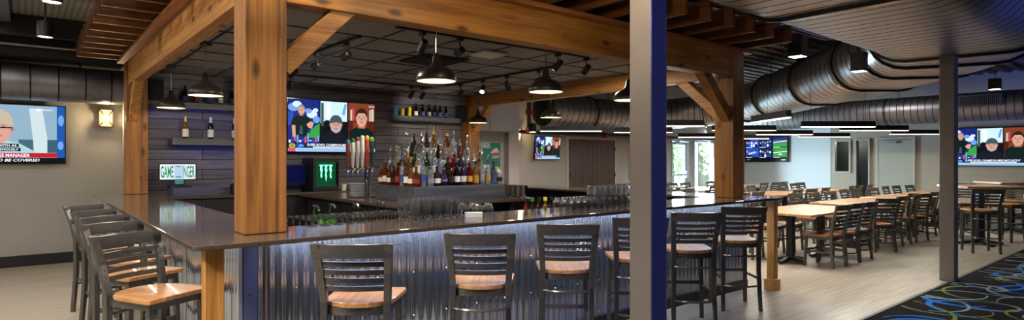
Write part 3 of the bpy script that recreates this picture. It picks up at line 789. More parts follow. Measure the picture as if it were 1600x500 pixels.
EDGE = 'squat/amber/cream/gold liquor/amber/white/steel squat/amber/black/steel liquor/red/red/gold liquor/amber/cream/steel tall/clear/silver/steel squat/clear/silver/black squat/clear/black/black liquor/brown/gold/black round/purple/purple/gold liquor/brown/black/steel liquor/dark/white/black liquor/purple/white/purple'.split()
row_front = 'squat/amber/red/gold tall/clear/blue/steel squat/clear/silver/black squat/brown/cream/black round/purple/purple/gold liquor/brown/black/red liquor/dark/white/steel liquor/purple/cream/steel liquor/red/gold/steel liquor/gold/gold/black tall/clear/silver/steel liquor/clear/gold/steel liquor/blue/blue/black squat/clear/black/steel'.split()
row_left = 'squat/amber/cream/gold liquor/amber/white/steel squat/amber/cream/steel squat/brown/black/black liquor/red/red/gold tall/clear/blue/steel liquor/amber/white/steel squat/gold/cream/black'.split()
rows = [
 (0, row_left, row_front),
 (1, 'liquor/clear/silver/steel tall/clear/teal/steel liquor/brown/cream/black squat/gold/cream/gold liquor/green/white/steel'.split(),
     'tall/clear/white/steel liquor/green/green/black tall/clear/white/steel liquor/clear/purple/steel squat/green/black/steel liquor/red/red/steel liquor/purple/silver/steel liquor/clear/blue/steel tall/clear/silver/steel liquor/gold/gold/steel'.split()),
 (2, 'tall/clear/white/steel liquor/clear/silver/steel tall/green/gold/steel liquor/clear/white/black'.split(),
     'tall/clear/white/steel tall/clear/silver/steel liquor/brown/purple/steel squat/clear/white/steel liquor/clear/blue/steel liquor/red/cream/steel tall/clear/silver/steel'.split()),
 (3, 'tall/clear/white/steel tall/dark/black/black liquor/amber/white/steel'.split(),
     'tall/brown/white/black tall/gold/white/yellow tall/clear/red/red tall/amber/gold/gold tall/clear/silver/steel'.split()),
]
STN = ['bottom', 'second', 'third', 'top']
for k, lf, fr in rows:
    z = 1.02+.175+.105*k+.002; ins = .115*k+.055
    x0, x1 = RX0+ins, RX1-.045-(.10+.12*k if k else 0); y0, y1 = RY0+ins, RY1-.06
    for i, s in enumerate(fr):
        kd, b, l, c = spec(s); x = x0+(x1-x0)*i/(len(fr)-1)
        lab = '%s bottle, %s label, %s top, %s from left on front of %s step' % (LOOK[b], l, c, ORD[i], STN[k])
        bottle(kd, LIQ[b], LBL[l], CAPS.get(c, M_steel), 'pour' if c == 'steel' or rb.random() < .35 else 'screw', lab, (x, y0, z), 'liquor bottles on the island riser')
    for i, s in enumerate(lf):
        kd, b, l, c = spec(s); y = y1-(y1-y0-.105)*i/(len(lf)-1)
        lab = '%s bottle, %s label, %s top, %s from back on left of %s step' % (LOOK[b], l, c, ORD[i], STN[k])
        bottle(kd, LIQ[b], LBL[l], CAPS.get(c, M_steel), 'pour' if c == 'steel' or rb.random() < .35 else 'screw', lab, (x0, y, z), 'liquor bottles on the island riser')
# shelf bottles
WG = LIQ['dark']
for i, (x, b, l, c, lab) in enumerate(((1.66, LIQ['gold'], LBL['cream'], CAPS['gold'], 'pale wine bottle with gold foil, leftmost on the lower left shelf'), (1.97, LIQ['dark'], LBL['white'], CAPS['white'], 'dark wine bottle with white foil, second on the lower left shelf'), (2.28, LIQ['dark'], LBL['white'], CAPS['white'], 'dark wine bottle with white label, third on the lower left shelf'), (2.52, LIQ['dark'], LBL['white'], CAPS['gold'], 'dark wine bottle half hidden by the near timber post, lower left shelf'))):
    bottle('wine', b, l, c, 'foil', lab, (x, 8.93, 1.786), 'wine bottles on the lower left shelf', 'wine_bottle', n=14)
for i, (x, l, c) in enumerate(((1.66, 'blue', 'black'), (1.80, 'red', 'black'), (1.95, 'blue', 'gold'), (2.1, 'white', 'black'), (2.25, 'blue', 'white'), (2.39, 'cream', 'black'), (2.6, 'red', 'gold'))):
    bottle('beer', LIQ['dark'], LBL[l], CAPS[c], 'crown', 'brown beer bottle with %s label, %s from left on the upper left shelf' % (l, ORD[i]), (x, 8.94, 2.271), 'beer bottles on the upper left shelf', 'beer_bottle')
for i, (x, l, c) in enumerate(((5.22, 'cream', 'black'), (5.35, 'blue', 'black'), (5.48, 'white', 'black'), (5.60, 'blue', 'steel'), (5.71, 'purple', 'red'), (5.83, 'blue', 'blue'))):
    bottle('beer', LIQ['dark'], LBL[l], CAPS.get(c, M_steel), 'crown', 'dark beer bottle with %s label and %s cap, %s bottle on the right shelf' % (l, c, ORD[i]), (x, 8.95, 2.251), 'beer bottles on the right shelf', 'beer_bottle')
for i, (x, col, h, nm) in enumerate(((4.83, (60, 150, 190), .155, 'pale blue'), (4.96, (206, 170, 50), .125, 'short gold'), (5.09, (226, 204, 30), .16, 'tall yellow'))):
    c = empty('drink_can', '%s drink can at the left end of the right shelf' % nm, 'can', (x, 8.95, 2.251), 0, 'drink cans on the right shelf')
    m = MB(); m.lathe([(0, .004), (.024, 0), (.032, .008), (.033, .015), (.033, h-.02), (.027, h-.004)], 16); m.build('body', mat('can_'+nm.replace(' ', '_'), col, .35, .4), c)
    m = MB(); m.lathe([(.027, h-.004), (.0275, h), (.024, h-.004), (0, h-.005)], 16); m.build('lid', M_chrome, c)
# mixers standing low behind the front counter
rail = MB(); rail.box(2.5, 6.1, 3.96, 4.46, .80, .86, 0); rail.box(2.5, 6.1, 4.44, 4.46, .45, .80, 0); rail.box(2.55, 2.6, 3.98, 4.4, 0, .8); rail.box(6.0, 6.05, 3.98, 4.4, 0, .8); rail.box(3.9, 3.95, 3.98, 4.4, 0, .8)
rail.box(2.6, 3.3, 4.0, 4.4, .860, .866, 1); rail.box(2.5, 6.1, 3.94, 3.96, .80, .95, 0)
tag(rail.build('underbar_sink', [mat('underbar_steel', (70, 72, 76), .35, .8), M_dark]), 'low steel underbar shelf behind the front counter', 'sink')
for i, (x, b, l, c) in enumerate(((3.56, 'red', 'black', 'black'), (3.64, 'dark', 'yellow', 'green'), (3.72, 'brown', 'black', 'black'), (3.80, 'gold', 'yellow', 'yellow'), (3.88, 'dark', 'red', 'black'))):
    bottle('liquor', LIQ[b], LBL[l], CAPS[c], 'screw', '%s mixer bottle with %s cap low behind the front counter, %s from left' % (LOOK[b], c, ORD[i]), (x, 4.12, .861), 'mixer bottles behind the front counter', 'mixer_bottle')
for i in range(4):
    x, y = (1.80, 1.96, 2.14, 2.40)[i], (4.72, 4.78, 4.72, 4.78)[i]
    m = MB(); m.lathe([(0, 0), (.03, 0), (.03, .012), (.014, .016), (.014, .2)], 10); m.tube([(0, 0, .0), (0, 0, .24), (0, -.02, .265), (0, -.06, .27), (0, -.10, .262), (0, -.12, .24)], .012, 8)
    o = m.build('sink_faucet', M_chrome, loc=(x, y, .861)); tag(o, 'chrome gooseneck bar faucet behind the counter, %s from the near post' % ORD[i], 'faucet', 'faucets behind the counter')
    m = MB(); m.bar((.012, 0, .06), (.05, 0, .09), .012, .008); m.build('lever', M_chrome, o)
m = MB(); m.box(-.06, .06, -.03, .03, 0, .2); tag(m.build('sponge_box', mat('lime_green', (100, 190, 44), .5), loc=(1.87, 4.60, .861), bevel=.006), 'bright lime green box by the faucets behind the counter', 'box')

# glasses
def shell(outer, inner, n=14): m = MB(); m.lathe(outer+inner[::-1], n); return m
pint = shell([(0, 0), (.03, 0), (.044, .15)], [(0, .012), (.0285, .012), (.0425, .15)])
m = MB(); m.box(1.62, 2.7, 4.52, 4.92, .80, .86); m.box(1.64, 2.68, 4.54, 4.90, .45, .80); m.box(1.66, 1.70, 4.56, 4.88, 0, .45); m.box(2.62, 2.66, 4.56, 4.88, 0, .45); tag(m.build('bar_sink', mat('underbar_steel', (70, 72, 76), .35, .8)), 'steel bar sink with faucets behind the wine glasses', 'sink')
gp = pint.build('pint_glass', M_glass); gp_used = False
def put_glass(proto, used_, loc, lab, grp, cat='glass', flip=False):
    o = proto if not used_ else copy_tree(proto)
    o.location = (loc[0], loc[1], loc[2]+(.15 if flip else 0)); o.rotation_euler = (pi if flip else 0, 0, random.uniform(0, 6))
    return tag(o, lab, cat, grp)
k = 0
for r in range(3):
    for i in range(5):
        put_glass(gp, k > 0, (2.13+.09*i, 3.84-.09*r, 1.068), 'pint glass in the left cluster, row %s from front, %s from left' % (('three', 'two', 'one')[r], ORD[i]), 'pint glasses on the counter by the taps'); k += 1
tum = shell([(0, 0), (.034, 0), (.041, .097)], [(0, .012), (.032, .012), (.0395, .097)]); gt = tum.build('tumbler', M_glass); tu = False
for r in range(3):
    for i in range(7):
        o = put_glass(gt, tu, (4.14+.087*i, 3.85-.088*r, 1.166), 'upturned tumbler in the lower right cluster, row %s from front, %s from left' % (('three', 'two', 'one')[r], ORD[i]), 'tumblers on the counter near the column'); o.rotation_euler = (pi, 0, 0); tu = True
for r in range(2):
    for i in range(7):
        o = put_glass(gt, True, (4.14+.087*i, 3.85-.088*r, 1.265), 'upturned tumbler stacked on top of the right cluster, %s row, %s from left' % (('back', 'front')[r], ORD[i]), 'tumblers on the counter near the column'); o.rotation_euler = (pi, 0, 0)
snf = shell([(0, 0), (.026, 0), (.044, .035), (.047, .06), (.038, .095)], [(0, .008), (.024, .008), (.0425, .037), (.0455, .06), (.0365, .095)])
gs_ = snf.build('stemless_glass', M_glass); sused = False
for r in range(3):
    for i in range(5):
        o = put_glass(gs_, sused, (3.70+.086*i, 3.85-.092*r, 1.163), 'upturned stemless glass left of the column, row %s from front, %s from left' % (('three', 'two', 'one')[r], ORD[i]), 'stemless glasses on the counter'); o.rotation_euler = (pi, 0, 0); sused = True
for i, (x, y) in enumerate(((2.66, 3.84), (2.76, 3.84), (2.73, 3.74), (2.83, 3.74))):
    o = put_glass(gs_, True, (x, y, 1.163), 'round upturned glass beside the napkin stack, %s from left' % ORD[i], 'round glasses by the napkins'); o.rotation_euler = (pi, 0, 0)
m = MB()
for i in range(12): a = .003*i; m.box(-.065+.002*sin(i*2.3), .065+.002*sin(i*2.3), -.035, .035, a, a+.0026)
tag(m.build('napkin_stack', mat('paper_white', (224, 226, 228), .8), loc=(2.62, 3.64, 1.068), rz=-.6), 'white napkin stack in front of the left pint glasses', 'napkins')
# upturned stemware on the underbar
wg = MB(); wg.lathe([(.04, 0), (.044, .05), (.036, .085), (.012, .105), (.004, .115), (.004, .185), (.01, .192), (.036, .197), (.037, .2), (0, .2), (.003, .18)], 14)
wgo = wg.build('wine_glass', M_glass); wu = False
for r in range(5):
    for i in range(10):
        x = 1.47+.09*i+.012*r; y = 4.36-.0925*r
        put_glass(wgo, wu, (x, y, .891), 'upturned wine glass showing its foot, row %s, %s from the near post' % (('five', 'four', 'three', 'two', 'one')[r], ORD[i]), 'upturned wine glasses behind the counter'); wu = True
mt_ = MB(); mt_.box(1.40, 2.42, 3.93, 4.42, .80, .890); mt_.box(1.45, 1.5, 3.98, 4.36, 0, .8); mt_.box(2.32, 2.37, 3.98, 4.36, 0, .8); tag(mt_.build('glass_rack_shelf', M_dark), 'dark glass shelf behind the counter by the near post', 'shelf')
# steel shakers at the island end
for i in range(5):
    m = MB(); m.lathe([(0, 0), (.032, 0), (.036, .01), (.044, .15), (.045, .152), (.042, .15), (.034, .012), (0, .01)], 14)
    tag(m.build('shaker_tin', M_chrome, loc=(4.93, 5.74+.11*i, 1.021)), 'steel shaker tin at the right end of the island, %s from front' % ORD[i], 'shaker', 'shaker tins on the island')
# ================================================================== equipment on the back bar
t = empty('pos_terminal', 'point-of-sale terminal with a green and white lit screen on a cash drawer', 'register', (1.53, 8.72, 1.035))
m = MB(); m.box(-.08, .48, -.16, .2, 0, .10); m.box(-.04, .17, -.166, -.16, .03, .075); m.box(.2, .44, -.166, -.16, .03, .075); m.build('cash_drawer', mat('slate_blue_case', (70, 74, 96), .4), t, bevel=.004)
m = MB(); m.box(-.1, .16, -.05, .12, .101, .13); m.bar((.03, .05, .13), (.03, .04, .21), .12, .03, up=(0, 1, 0)); m.build('stand', M_black, t)
sc_ = MB(); sc_.box(-.225, .215, -.05, -.015, .195, .425); sp = sc_.build('screen_case', M_black, t, bevel=.004)
WHT = emit('screen_white', (236, 246, 255), 1.0); GRN = emit('screen_green', (20, 164, 96), .8)
m = MB(); m.poly([(-.208, -.0515, .215), (.2, -.0515, .215), (.2, -.0515, .41), (-.208, -.0515, .41)], 0)
text(m, 'GAME', .155, -.2, .235, -.053, 1, width=.145, bold=.02); text(m, 'CHANGER', .155, -.046, .235, -.053, 1, width=.235, bold=.02)
m.poly([(-.045, -.054, .22), (.06, -.054, .22), (.06, -.054, .395), (-.045, -.054, .395)], 2)
for z in (.24, .375): m.poly([(-.03, -.0545, z), (.03, -.0545, z), (.03, -.0545, z+.012), (-.03, -.0545, z+.012)], 1)
m.build('picture', [WHT, GRN, emit('screen_pale', (196, 222, 246), .9)], sp)
m = MB(); m.box(-.04, .06, -.06, -.053, .15, .205); m.build('sticker_note', mat('teal_note', (80, 160, 160), .5), sp)
# blue second terminal, cooler, small clutter
t = empty('touch_terminal', 'dark touch terminal with a blue screen beside the green drinks cooler', 'register', (3.00, 8.78, 1.035))
m = MB(); m.box(-.2, .22, -.03, .01, .10, .40); c = m.build('screen_case', M_black, t, bevel=.004)
m = MB(); m.poly([(-.185, -.032, .12), (.205, -.032, .12), (.205, -.032, .385), (-.185, -.032, .385)]); m.build('picture', emit('deep_blue_screen', (14, 22, 96), .35), c)
m = MB(); m.box(-.12, .14, -.08, .12, 0, .03); m.bar((.01, .05, .03), (.01, .0, .2), .1, .03, up=(0, 1, 0)); m.build('stand', M_black, t)
t = empty('drinks_cooler', 'black countertop cooler glowing green with a three-claw emblem', 'cooler', (3.44, 8.70, 1.035))
m = MB(); m.box(-.20, .20, -.2, .25, 0, .5); m.build('case', M_black, t, bevel=.012)
m = MB(); m.poly([(-.16, -.202, .07), (.14, -.202, .07), (.14, -.202, .44), (-.16, -.202, .44)]); dk = m.build('lit_door', emit('green_glow', (10, 84, 48), .8), t)
m = MB()
for i, (x, h, kx) in enumerate(((-.08, .20, -.01), (-.01, .26, 0.), (.06, .21, .015))):
    pts = [(x-.035, .40), (x-.012, .385), (x-.014, .40), (x+.035, .39), (x+.014, .36), (x+.02, .30), (x+.008, .27), (x+.016, .22), (x+kx, .40-h), (x-.006, .2), (x-.014, .25), (x-.006, .28), (x-.02, .33), (x-.014, .365)]
    m.poly([(px, -.206, pz) for px, pz in pts][::1])
m.build('emblem', emit('neon_green', (120, 255, 190), 2.2), dk)
m = MB()
for z in (.12, .22): m.box(-.15, .13, -.2035, -.2025, z, z+.008)
m.build('rack', M_dark, dk)
m = MB(); m.bar((.165, -.21, .1), (.165, -.21, .42), .02, .02, up=(0, 1, 0)); m.build('handle', M_blackg, t)
rk = random.Random(9)
for i, (x, l) in enumerate(((3.76, 'left'), (3.87, 'second'), (3.98, 'third'))):
    m = MB(); m.lathe([(0, 0), (.034, 0), (.044, .09), (.046, .095), (.043, .094), (.033, .006), (0, .006)], 14)
    tag(m.build('serving_cup', (M_white, M_chrome, M_white)[i], loc=(x, 8.62, 1.036)), 'small cup right of the green cooler on the back counter, %s' % ('leftmost', 'metal middle one', 'rightmost')[i], 'cup', 'cups by the cooler')
m = MB(); m.box(-.1, .1, -.07, .09, 0, .11); m.bar((-.1, .0, .12), (.1, .0, .19), .12, .02); tag(m.build('receipt_printer', M_black, loc=(2.30, 8.78, 1.036), bevel=.006), 'small black receipt printer right of the cash drawer', 'printer')
m = MB(); m.box(-.16, .16, -.1, .1, 0, .11); tag(m.build('towel_box', mat('kraft', (110, 96, 84), .8), loc=(3.9, 8.88, 1.036), bevel=.01), 'tan box against the plank wall behind the tap tower', 'box')
# beer tap tower
t = empty('beer_tap_tower', 'stainless beer tap tower with six tall coloured handles', 'tap tower', (3.50, 7.47, 1.02), -.35)
m = MB(); m.lathe([(0, 0), (.07, 0), (.07, .012), (.042, .02), (.042, .36), (.045, .37), (0, .375)], 18, (.09, 0, 0)); m.tube([(-.19, 0, .355), (.16, 0, .355)], .032, 12); m.build('tower', M_chrome, t)
hm = [('red_handle', (140, 62, 44)), ('white_handle', (226, 222, 214)), ('pale_handle', (206, 202, 194)), ('cream_handle', (232, 226, 214)), ('orange_handle', (186, 74, 40)), ('dark_handle', (40, 50, 44))]
for i in range(6):
    x = -.17+.062*i
    m = MB(); m.tube([(x, -.03, .355), (x, -.07, .355), (x, -.085, .33), (x, -.085, .28)], [.012, .014, .013, .009], 8); fc = m.build('faucet', M_chrome, t)
    m = MB(); m.lathe([(0, 0), (.011, 0), (.011, .02), (0, .022)], 8, (x, -.085, .262)); m.build('nozzle_cap', mat('blue_plastic', (30, 80, 200), .4), fc)
    zt = (.72, .74, .76, .78, .78, .76)[i]
    m = MB(); m.lathe([(0, .375), (.012, .375), (.018, .42), (.029, .60), (.028, zt-.03), (.014, zt), (0, zt)], 10, (x, -.07, 0)); h = m.build('tap_handle', mat(hm[i][0], hm[i][1], .4), t)
    m = MB(); m.lathe([(0, 0), (.026, .0), (.03, .03), (.02, .055), (0, .06)], 10, (x, -.07, zt-.03)); m.build('finial', mat(('teal_finial', 'green_finial', 'brown_finial', 'white_finial', 'gold_finial', 'bright_green_finial')[i], ((70, 130, 130), (64, 110, 70), (120, 84, 60), (230, 230, 226), (214, 170, 50), (90, 180, 70))[i], .4), h)
m = MB()
for i in range(9): m.lathe([(0, .0), (.06, 0), (.098, .012), (.1, .018), (.06, .008), (0, .008)], 20, (0, 0, .019*i))
pl = tag(m.build('plate_stack', mat('glazed_white', (214, 216, 214), .25), loc=(3.40, 7.36, 1.021)), 'stack of white plates left of the beer tap column', 'plates')
m = MB(); m.box(3.2, 3.9, 6.98, 7.22, 1.0205, 1.032); m.box(3.22, 3.88, 7.0, 7.20, 1.032, 1.034, 0); tag(m.build('drip_tray', M_chrome), 'flat stainless drip tray in front of the tap tower', 'tray')

# ================================================================== televisions
SB = lambda n, c, s=1.: emit('tv_'+n, c, s)
def ell(cx, cy, rx, ry, n=18, a0=0, a1=2*pi): return [(cx+rx*cos(a0+(a1-a0)*i/n), cy+ry*sin(a0+(a1-a0)*i/n)) for i in range(n if a1-a0 > 6.28 else n+1)]
class Screen:
    def __init__(s, w, h): s.mb = MB(); s.w, s.h = w, h; s.mats = []; s.k = 0
    def mi(s, m):
        if m not in s.mats: s.mats.append(m)
        return s.mats.index(m)
    def P(s, pts, m):
        s.k += 1; y = -.0262-.00012*s.k
        p = [((min(1, max(0, u))-.5)*s.w, y, (min(1, max(0, v))-.5)*s.h) for u, v in pts]
        s.mb.poly(p, s.mi(m))
    def R(s, u0, u1, v0, v1, m): s.P([(u0, v0), (u1, v0), (u1, v1), (u0, v1)], m)
    def T(s, st, u, v, hh, m, wid=None, italic=0., bold=.02):
        s.k += 1; text(s.mb, st, hh*s.h, (u-.5)*s.w, (v-.5)*s.h, -.0262-.00012*s.k, s.mi(m), None if wid is None else wid*s.w, bold, italic=italic)
SKIN = SB('skin', (226, 170, 150)); SKIN2 = SB('skin_shade', (186, 122, 106)); BLK = SB('black', (14, 18, 24)); TEE = SB('dark_tee', (12, 34, 34)); NVY = SB('night_blue', (24, 44, 130)); SKY = SB('cloud_blue', (120, 170, 240)); CLD = SB('cloud', (220, 236, 255), 1.1); GRS = SB('grass', (60, 170, 70)); CYN = SB('pale_cyan', (206, 240, 250), 1.1); BRN = SB('shelf_brown', (140, 66, 40)); BRD = SB('shelf_dark', (90, 36, 22)); BKS = SB('books', (214, 210, 190)); BAN = SB('banner', (24, 40, 70)); TIK = SB('ticker', (170, 206, 250), 1.1); TWH = SB('white', (240, 246, 255), 1.2); CAP = SB('cap_grey', (70, 92, 98)); BRDW = SB('beard', (196, 176, 176)); HAIR = SB('hair', (52, 34, 28)); REDB = SB('red', (206, 30, 44)); YEL = SB('yellow', (226, 190, 50)); PNK = SB('pink', (224, 90, 120)); MBL = SB('mid_blue', (44, 84, 190)); LGR = SB('grey', (150, 160, 170)); HGR = SB('grey_hair', (150, 146, 146))
def face(S, cx, cy, rx, ry, hair=None, cap=None, beard=None):
    S.P(ell(cx, cy, rx, ry), SKIN); 
    if beard: S.P([(cx-rx*.95, cy-ry*.1), (cx-rx*.6, cy-ry*.25), (cx+rx*.6, cy-ry*.25), (cx+rx*.95, cy-ry*.1), (cx+rx*.75, cy-ry*.75), (cx, cy-ry*1.08), (cx-rx*.75, cy-ry*.75)], beard)
    for sx in (-1, 1):
        S.P(ell(cx+sx*rx*.42, cy+ry*.1, rx*.16, ry*.05, 8), BLK); S.P([(cx+sx*rx*.2, cy+ry*.22), (cx+sx*rx*.65, cy+ry*.2), (cx+sx*rx*.65, cy+ry*.26), (cx+sx*rx*.2, cy+ry*.28)], SKIN2)
        S.P(ell(cx+sx*rx*1.02, cy, rx*.12, ry*.17, 8), SKIN2)
    S.P([(cx-rx*.06, cy+ry*.1), (cx+rx*.06, cy+ry*.1), (cx+rx*.18, cy-ry*.2), (cx-rx*.18, cy-ry*.2)], SKIN2)
    S.P(ell(cx, cy-ry*.45, rx*.35, ry*.07, 8), SKIN2)
    if hair: S.P([(cx-rx*1.05, cy+ry*.2)] + ell(cx, cy+ry*.25, rx*1.08, ry*.95, 12, pi, 0) + [(cx+rx*.85, cy+ry*.3), (cx+rx*.6, cy+ry*.62), (cx-rx*.6, cy+ry*.62), (cx-rx*.85, cy+ry*.3)], hair)
    if cap:
        S.P(ell(cx, cy+ry*.32, rx*1.1, ry*.95, 14, 0, pi), cap); S.P([(cx-rx*1.1, cy+ry*.36), (cx+rx*1.1, cy+ry*.36), (cx+rx*1.15, cy+ry*.2), (cx, cy+ry*.34), (cx-rx*1.15, cy+ry*.2)], cap)
def talk_show(S):
    S.R(0, 1, 0, 1, BLK)
    S.R(.004, .345, .14, 1, NVY)
    for x, y, a, b, m in ((.06, .84, .06, .08, SKY), (.1, .9, .05, .06, CLD), (.26, .72, .06, .08, CLD), (.31, .62, .04, .07, SKY), (.22, .78, .04, .05, SKY), (.3, .8, .03, .04, CLD)): S.P(ell(x, y, a, b, 10), m)
    S.P([(.345, .55), (.345, .3), (.25, .28), (.24, .4), (.3, .5)], GRS); S.R(.004, .06, .5, .75, MBL); S.R(.2, .345, .27, .36, GRS)
    S.P([(.04, .3), (.035, .55), (.06, .65), (.12, .69), (.18, .69), (.235, .64), (.25, .5), (.22, .46), (.2, .3)], TEE)
    S.P([(.042, .5), (.08, .5), (.085, .28), (.05, .27)], SKIN); S.P([(.2, .52), (.24, .58), (.28, .56), (.26, .44), (.22, .46)], SKIN)
    S.P([(.125, .68), (.165, .68), (.165, .74), (.125, .74)], SKIN2); face(S, .145, .79, .036, .088, hair=HGR)
    S.P([(.12, .33), (.16, .33), (.155, .5), (.135, .5)], CAP)
    for i in range(12): S.R(.01+.028*i, .03+.028*i, .16+.02*(i % 3), .22+.03*((i*5) % 4), (TWH, MBL, PNK, SKY)[i % 4])
    S.R(.355, .66, .17, .985, CYN); S.P([(.355, .17), (.355, .55), (.42, .62), (.5, .6), (.66, .6), (.66, .17)], BLK); S.R(.36, .39, .5, .95, CAP); S.R(.42, .47, .64, .96, TWH); S.P([(.6, .75), (.63, .72), (.655, .95), (.63, .95)], SKY)
    S.P([(.355, .17), (.38, .32), (.47, .40), (.59, .40), (.65, .3), (.66, .17)], SB('black_jumper', (20, 26, 38)))
    face(S, .53, .53, .068, .155, cap=CAP, beard=BRDW)
    S.R(.675, .998, .17, .985, BRN); S.R(.675, .998, .6, .63, BRD); S.R(.7, .72, .63, .85, BKS); S.R(.725, .74, .63, .88, PNK); S.R(.93, .95, .63, .86, BKS); S.R(.955, .985, .63, .88, BKS); S.R(.675, .73, .3, .6, BRD); S.R(.9, .998, .3, .6, BRD)
    S.P([(.675, .17), (.69, .42), (.77, .5), (.9, .5), (.985, .4), (.998, .17)], TEE); S.P([(.79, .48), (.88, .48), (.87, .58), (.8, .58)], SKIN2)
    face(S, .835, .68, .066, .175, hair=HAIR)
    S.T('REACTIONS', .925, .915, .03, TWH, wid=.07)
    S.R(0, 1, .07, .165, BAN); S.T('SUPER BOWL CHAMPION MIKE MCCARTHY', .205, .105, .05, TWH, wid=.66)
    S.R(.27, .82, .074, .097, TWH); S.T('COWBOYS HEAD COACH JOINS THE PROGRAM LIVE', .28, .078, .014, BAN, wid=.5)
    S.P(ell(.045, .11, .034, .045, 12), YEL); S.P(ell(.045, .11, .02, .024, 10), GRS); S.P(ell(.13, .11, .045, .045, 12), MBL); S.P([(.11, .09), (.17, .1), (.15, .14), (.12, .13)], SKY)
    S.R(0, 1, 0, .07, TIK); S.R(0, .08, 0, .07, PNK); S.R(.1, .95, .03, .036, MBL)
def baseball(S):
    S.R(0, .935, 0, 1, SB('sky_grey_blue', (150, 184, 206))); S.R(.935, 1, 0, 1, SB('side_blue', (30, 90, 180))); S.P(ell(.968, .75, .024, .1, 12), SKY); S.P(ell(.965, .3, .024, .08, 12), SKY)
    S.P([(.72, .95), (.82, .95), (.88, .17), (.76, .17)], SB('awning', (214, 232, 236))); S.R(.64, .75, .17, .4, SB('rail_teal', (70, 110, 124))); S.R(.86, .935, .17, .4, SB('rail_teal2', (60, 100, 120)))
    S.P([(.2, .17), (.26, .34), (.48, .42), (.64, .34), (.78, .17)], SB('check_shirt', (176, 220, 226)))
    face(S, .485, .58, .105, .27, cap=SB('tan_cap', (206, 190, 170))); S.R(.38, .59, .59, .61, BLK)
    S.R(.28, .64, .265, .325, BLK); S.T('I WILL RIDE WITH AS', .295, .275, .038, TWH, wid=.33); S.R(.28, .655, .195, .255, BLK); S.T('MANAGERS OBVIOUSLY', .295, .205, .038, TWH, wid=.345)
    S.R(0, .935, .085, .165, REDB); S.T('CURRENT PADRES MANAGER', .215, .095, .058, TWH, wid=.51)
    S.R(0, 1, .0, .08, BLK); S.T('THE STORY SHOULD BE COVERED', .1, .015, .05, TWH, wid=.7, italic=.25)
    S.P(ell(.79, .925, .016, .026, 14), TWH); S.T('SPORTS', .81, .915, .026, TWH, wid=.09)
def mosaic(S):
    S.R(0, 1, 0, 1, BLK)
    rm = random.Random(2)
    for i in range(3):
        for j in range(2):
            u0, u1, v0, v1 = .02+.325*i, .33+.325*i, .18+.4*j, .55+.4*j
            S.R(u0, u1, v0, v1, (MBL, SB('mosaic_navy', (30, 40, 80)), GRS)[i] if not (i == 2 and j == 1) else SB('stadium', (90, 110, 130)))
            if i < 2:
                for q in range(5): x = u0+.03+.055*q; S.P(ell(x, v0+.12+.1*rm.random(), .022, .045, 10), (SKIN, TWH, SKY, LGR)[rm.randrange(4)]); S.R(x-.02, x+.02, v0, v0+.1, (NVY, TWH, BLK, MBL)[rm.randrange(4)])
            else:
                S.P([(u0, v0+.14), (u1, v0+.2), (u1, v0+.23), (u0, v0+.17)], TWH); S.P(ell(u0+.16, v0+.1, .05, .02, 10), GRS if j else TWH)
                if j: S.R(u0, u1, v0, v0+.12, GRS); S.R(u0, u1, v0+.26, v0+.37, NVY)
            S.R(u0, u1-.16, v0-.03, v0-.012, TWH)
    S.R(.85, .95, .05, .08, TWH); S.R(.05, .12, .06, .08, LGR)
def tv(loc, rz, tilt, w, h, fn, lab):
    t = empty('television', lab, 'television', loc, rz); t.rotation_euler = (tilt, 0, rz)
    e = .012; m = MB(); m.box(-w/2-e, w/2+e, -.025, .02, -h/2-e-.008, h/2+e); m.build('case', M_blackg, t, bevel=.004)
    m = MB(); m.box(-.2, .2, .02, .05, -.15, .15); m.build('mount', M_black, t)
    S = Screen(w, h); fn(S); S.mb.build('picture', S.mats, t)
    return t
tv((-.275, 10.755, 1.867), 0, .02, 1.43, .80, baseball, 'big television with the baseball manager interview on the left grey wall')
tv((3.75, 9.02, 2.03), 0, .0, 1.42, .80, talk_show, 'big three-picture television on the plank wall behind the bar')
tv((9.86, 10.62, 1.80), .12, .08, .93, .55, talk_show, 'small tilted television on the pale wall left of the double door')
tv((19.43, 10.0, 1.88), -pi/2, .0, 1.5, .86, mosaic, 'television split into six pictures on the far right wall')
tv((19.43, 3.98, 1.85), -pi/2, .0, 1.72, .98, talk_show, 'big three-picture television behind the right steel column')

# tin beer sign
t = empty('beer_sign', 'green beer sign with red and white mountain lettering right of the timber post', 'sign', (8.16, 10.64, 1.55))
m = MB(); m.box(-.29, .29, 0, .015, -.37, .37); m.build('board', mat('sign_frame', (196, 196, 188), .4), t)
m = MB(); m.poly([(-.265, -.001, -.345), (.265, -.001, -.345), (.265, -.001, .345), (-.265, -.001, .345)], 0)
m.poly([(-.265, -.0014, .2), (-.02, -.0014, .2), (-.02, -.0014, .345), (-.265, -.0014, .345)], 4)
text(m, 'BEER', .11, -.25, .225, -.002, 3, width=.21, bold=.03)
m.poly([(-.02, -.0016, .11), (.05, -.0016, .2), (.09, -.0016, .19), (.13, -.0016, .24), (.19, -.0016, .18), (.25, -.0016, .11)], 3)
text(m, 'Coors', .1, -.03, .075, -.0025, 1, width=.29, bold=.03, italic=.2); text(m, 'LIGHT', .065, .02, -.01, -.0025, 3, width=.22, bold=.03, italic=.2)
m.poly([(.02, -.0016, -.3), (.06, -.0016, -.2), (.15, -.0016, -.22), (.23, -.0016, -.13), (.25, -.0016, -.19), (.16, -.0016, -.3), (.07, -.0016, -.31)], 2)
m.poly([(-.24, -.0016, -.3), (-.06, -.0016, -.3), (-.06, -.0016, -.16), (-.24, -.0016, -.16)], 3); text(m, 'ICE COLD', .05, -.22, -.25, -.002, 0, width=.14)
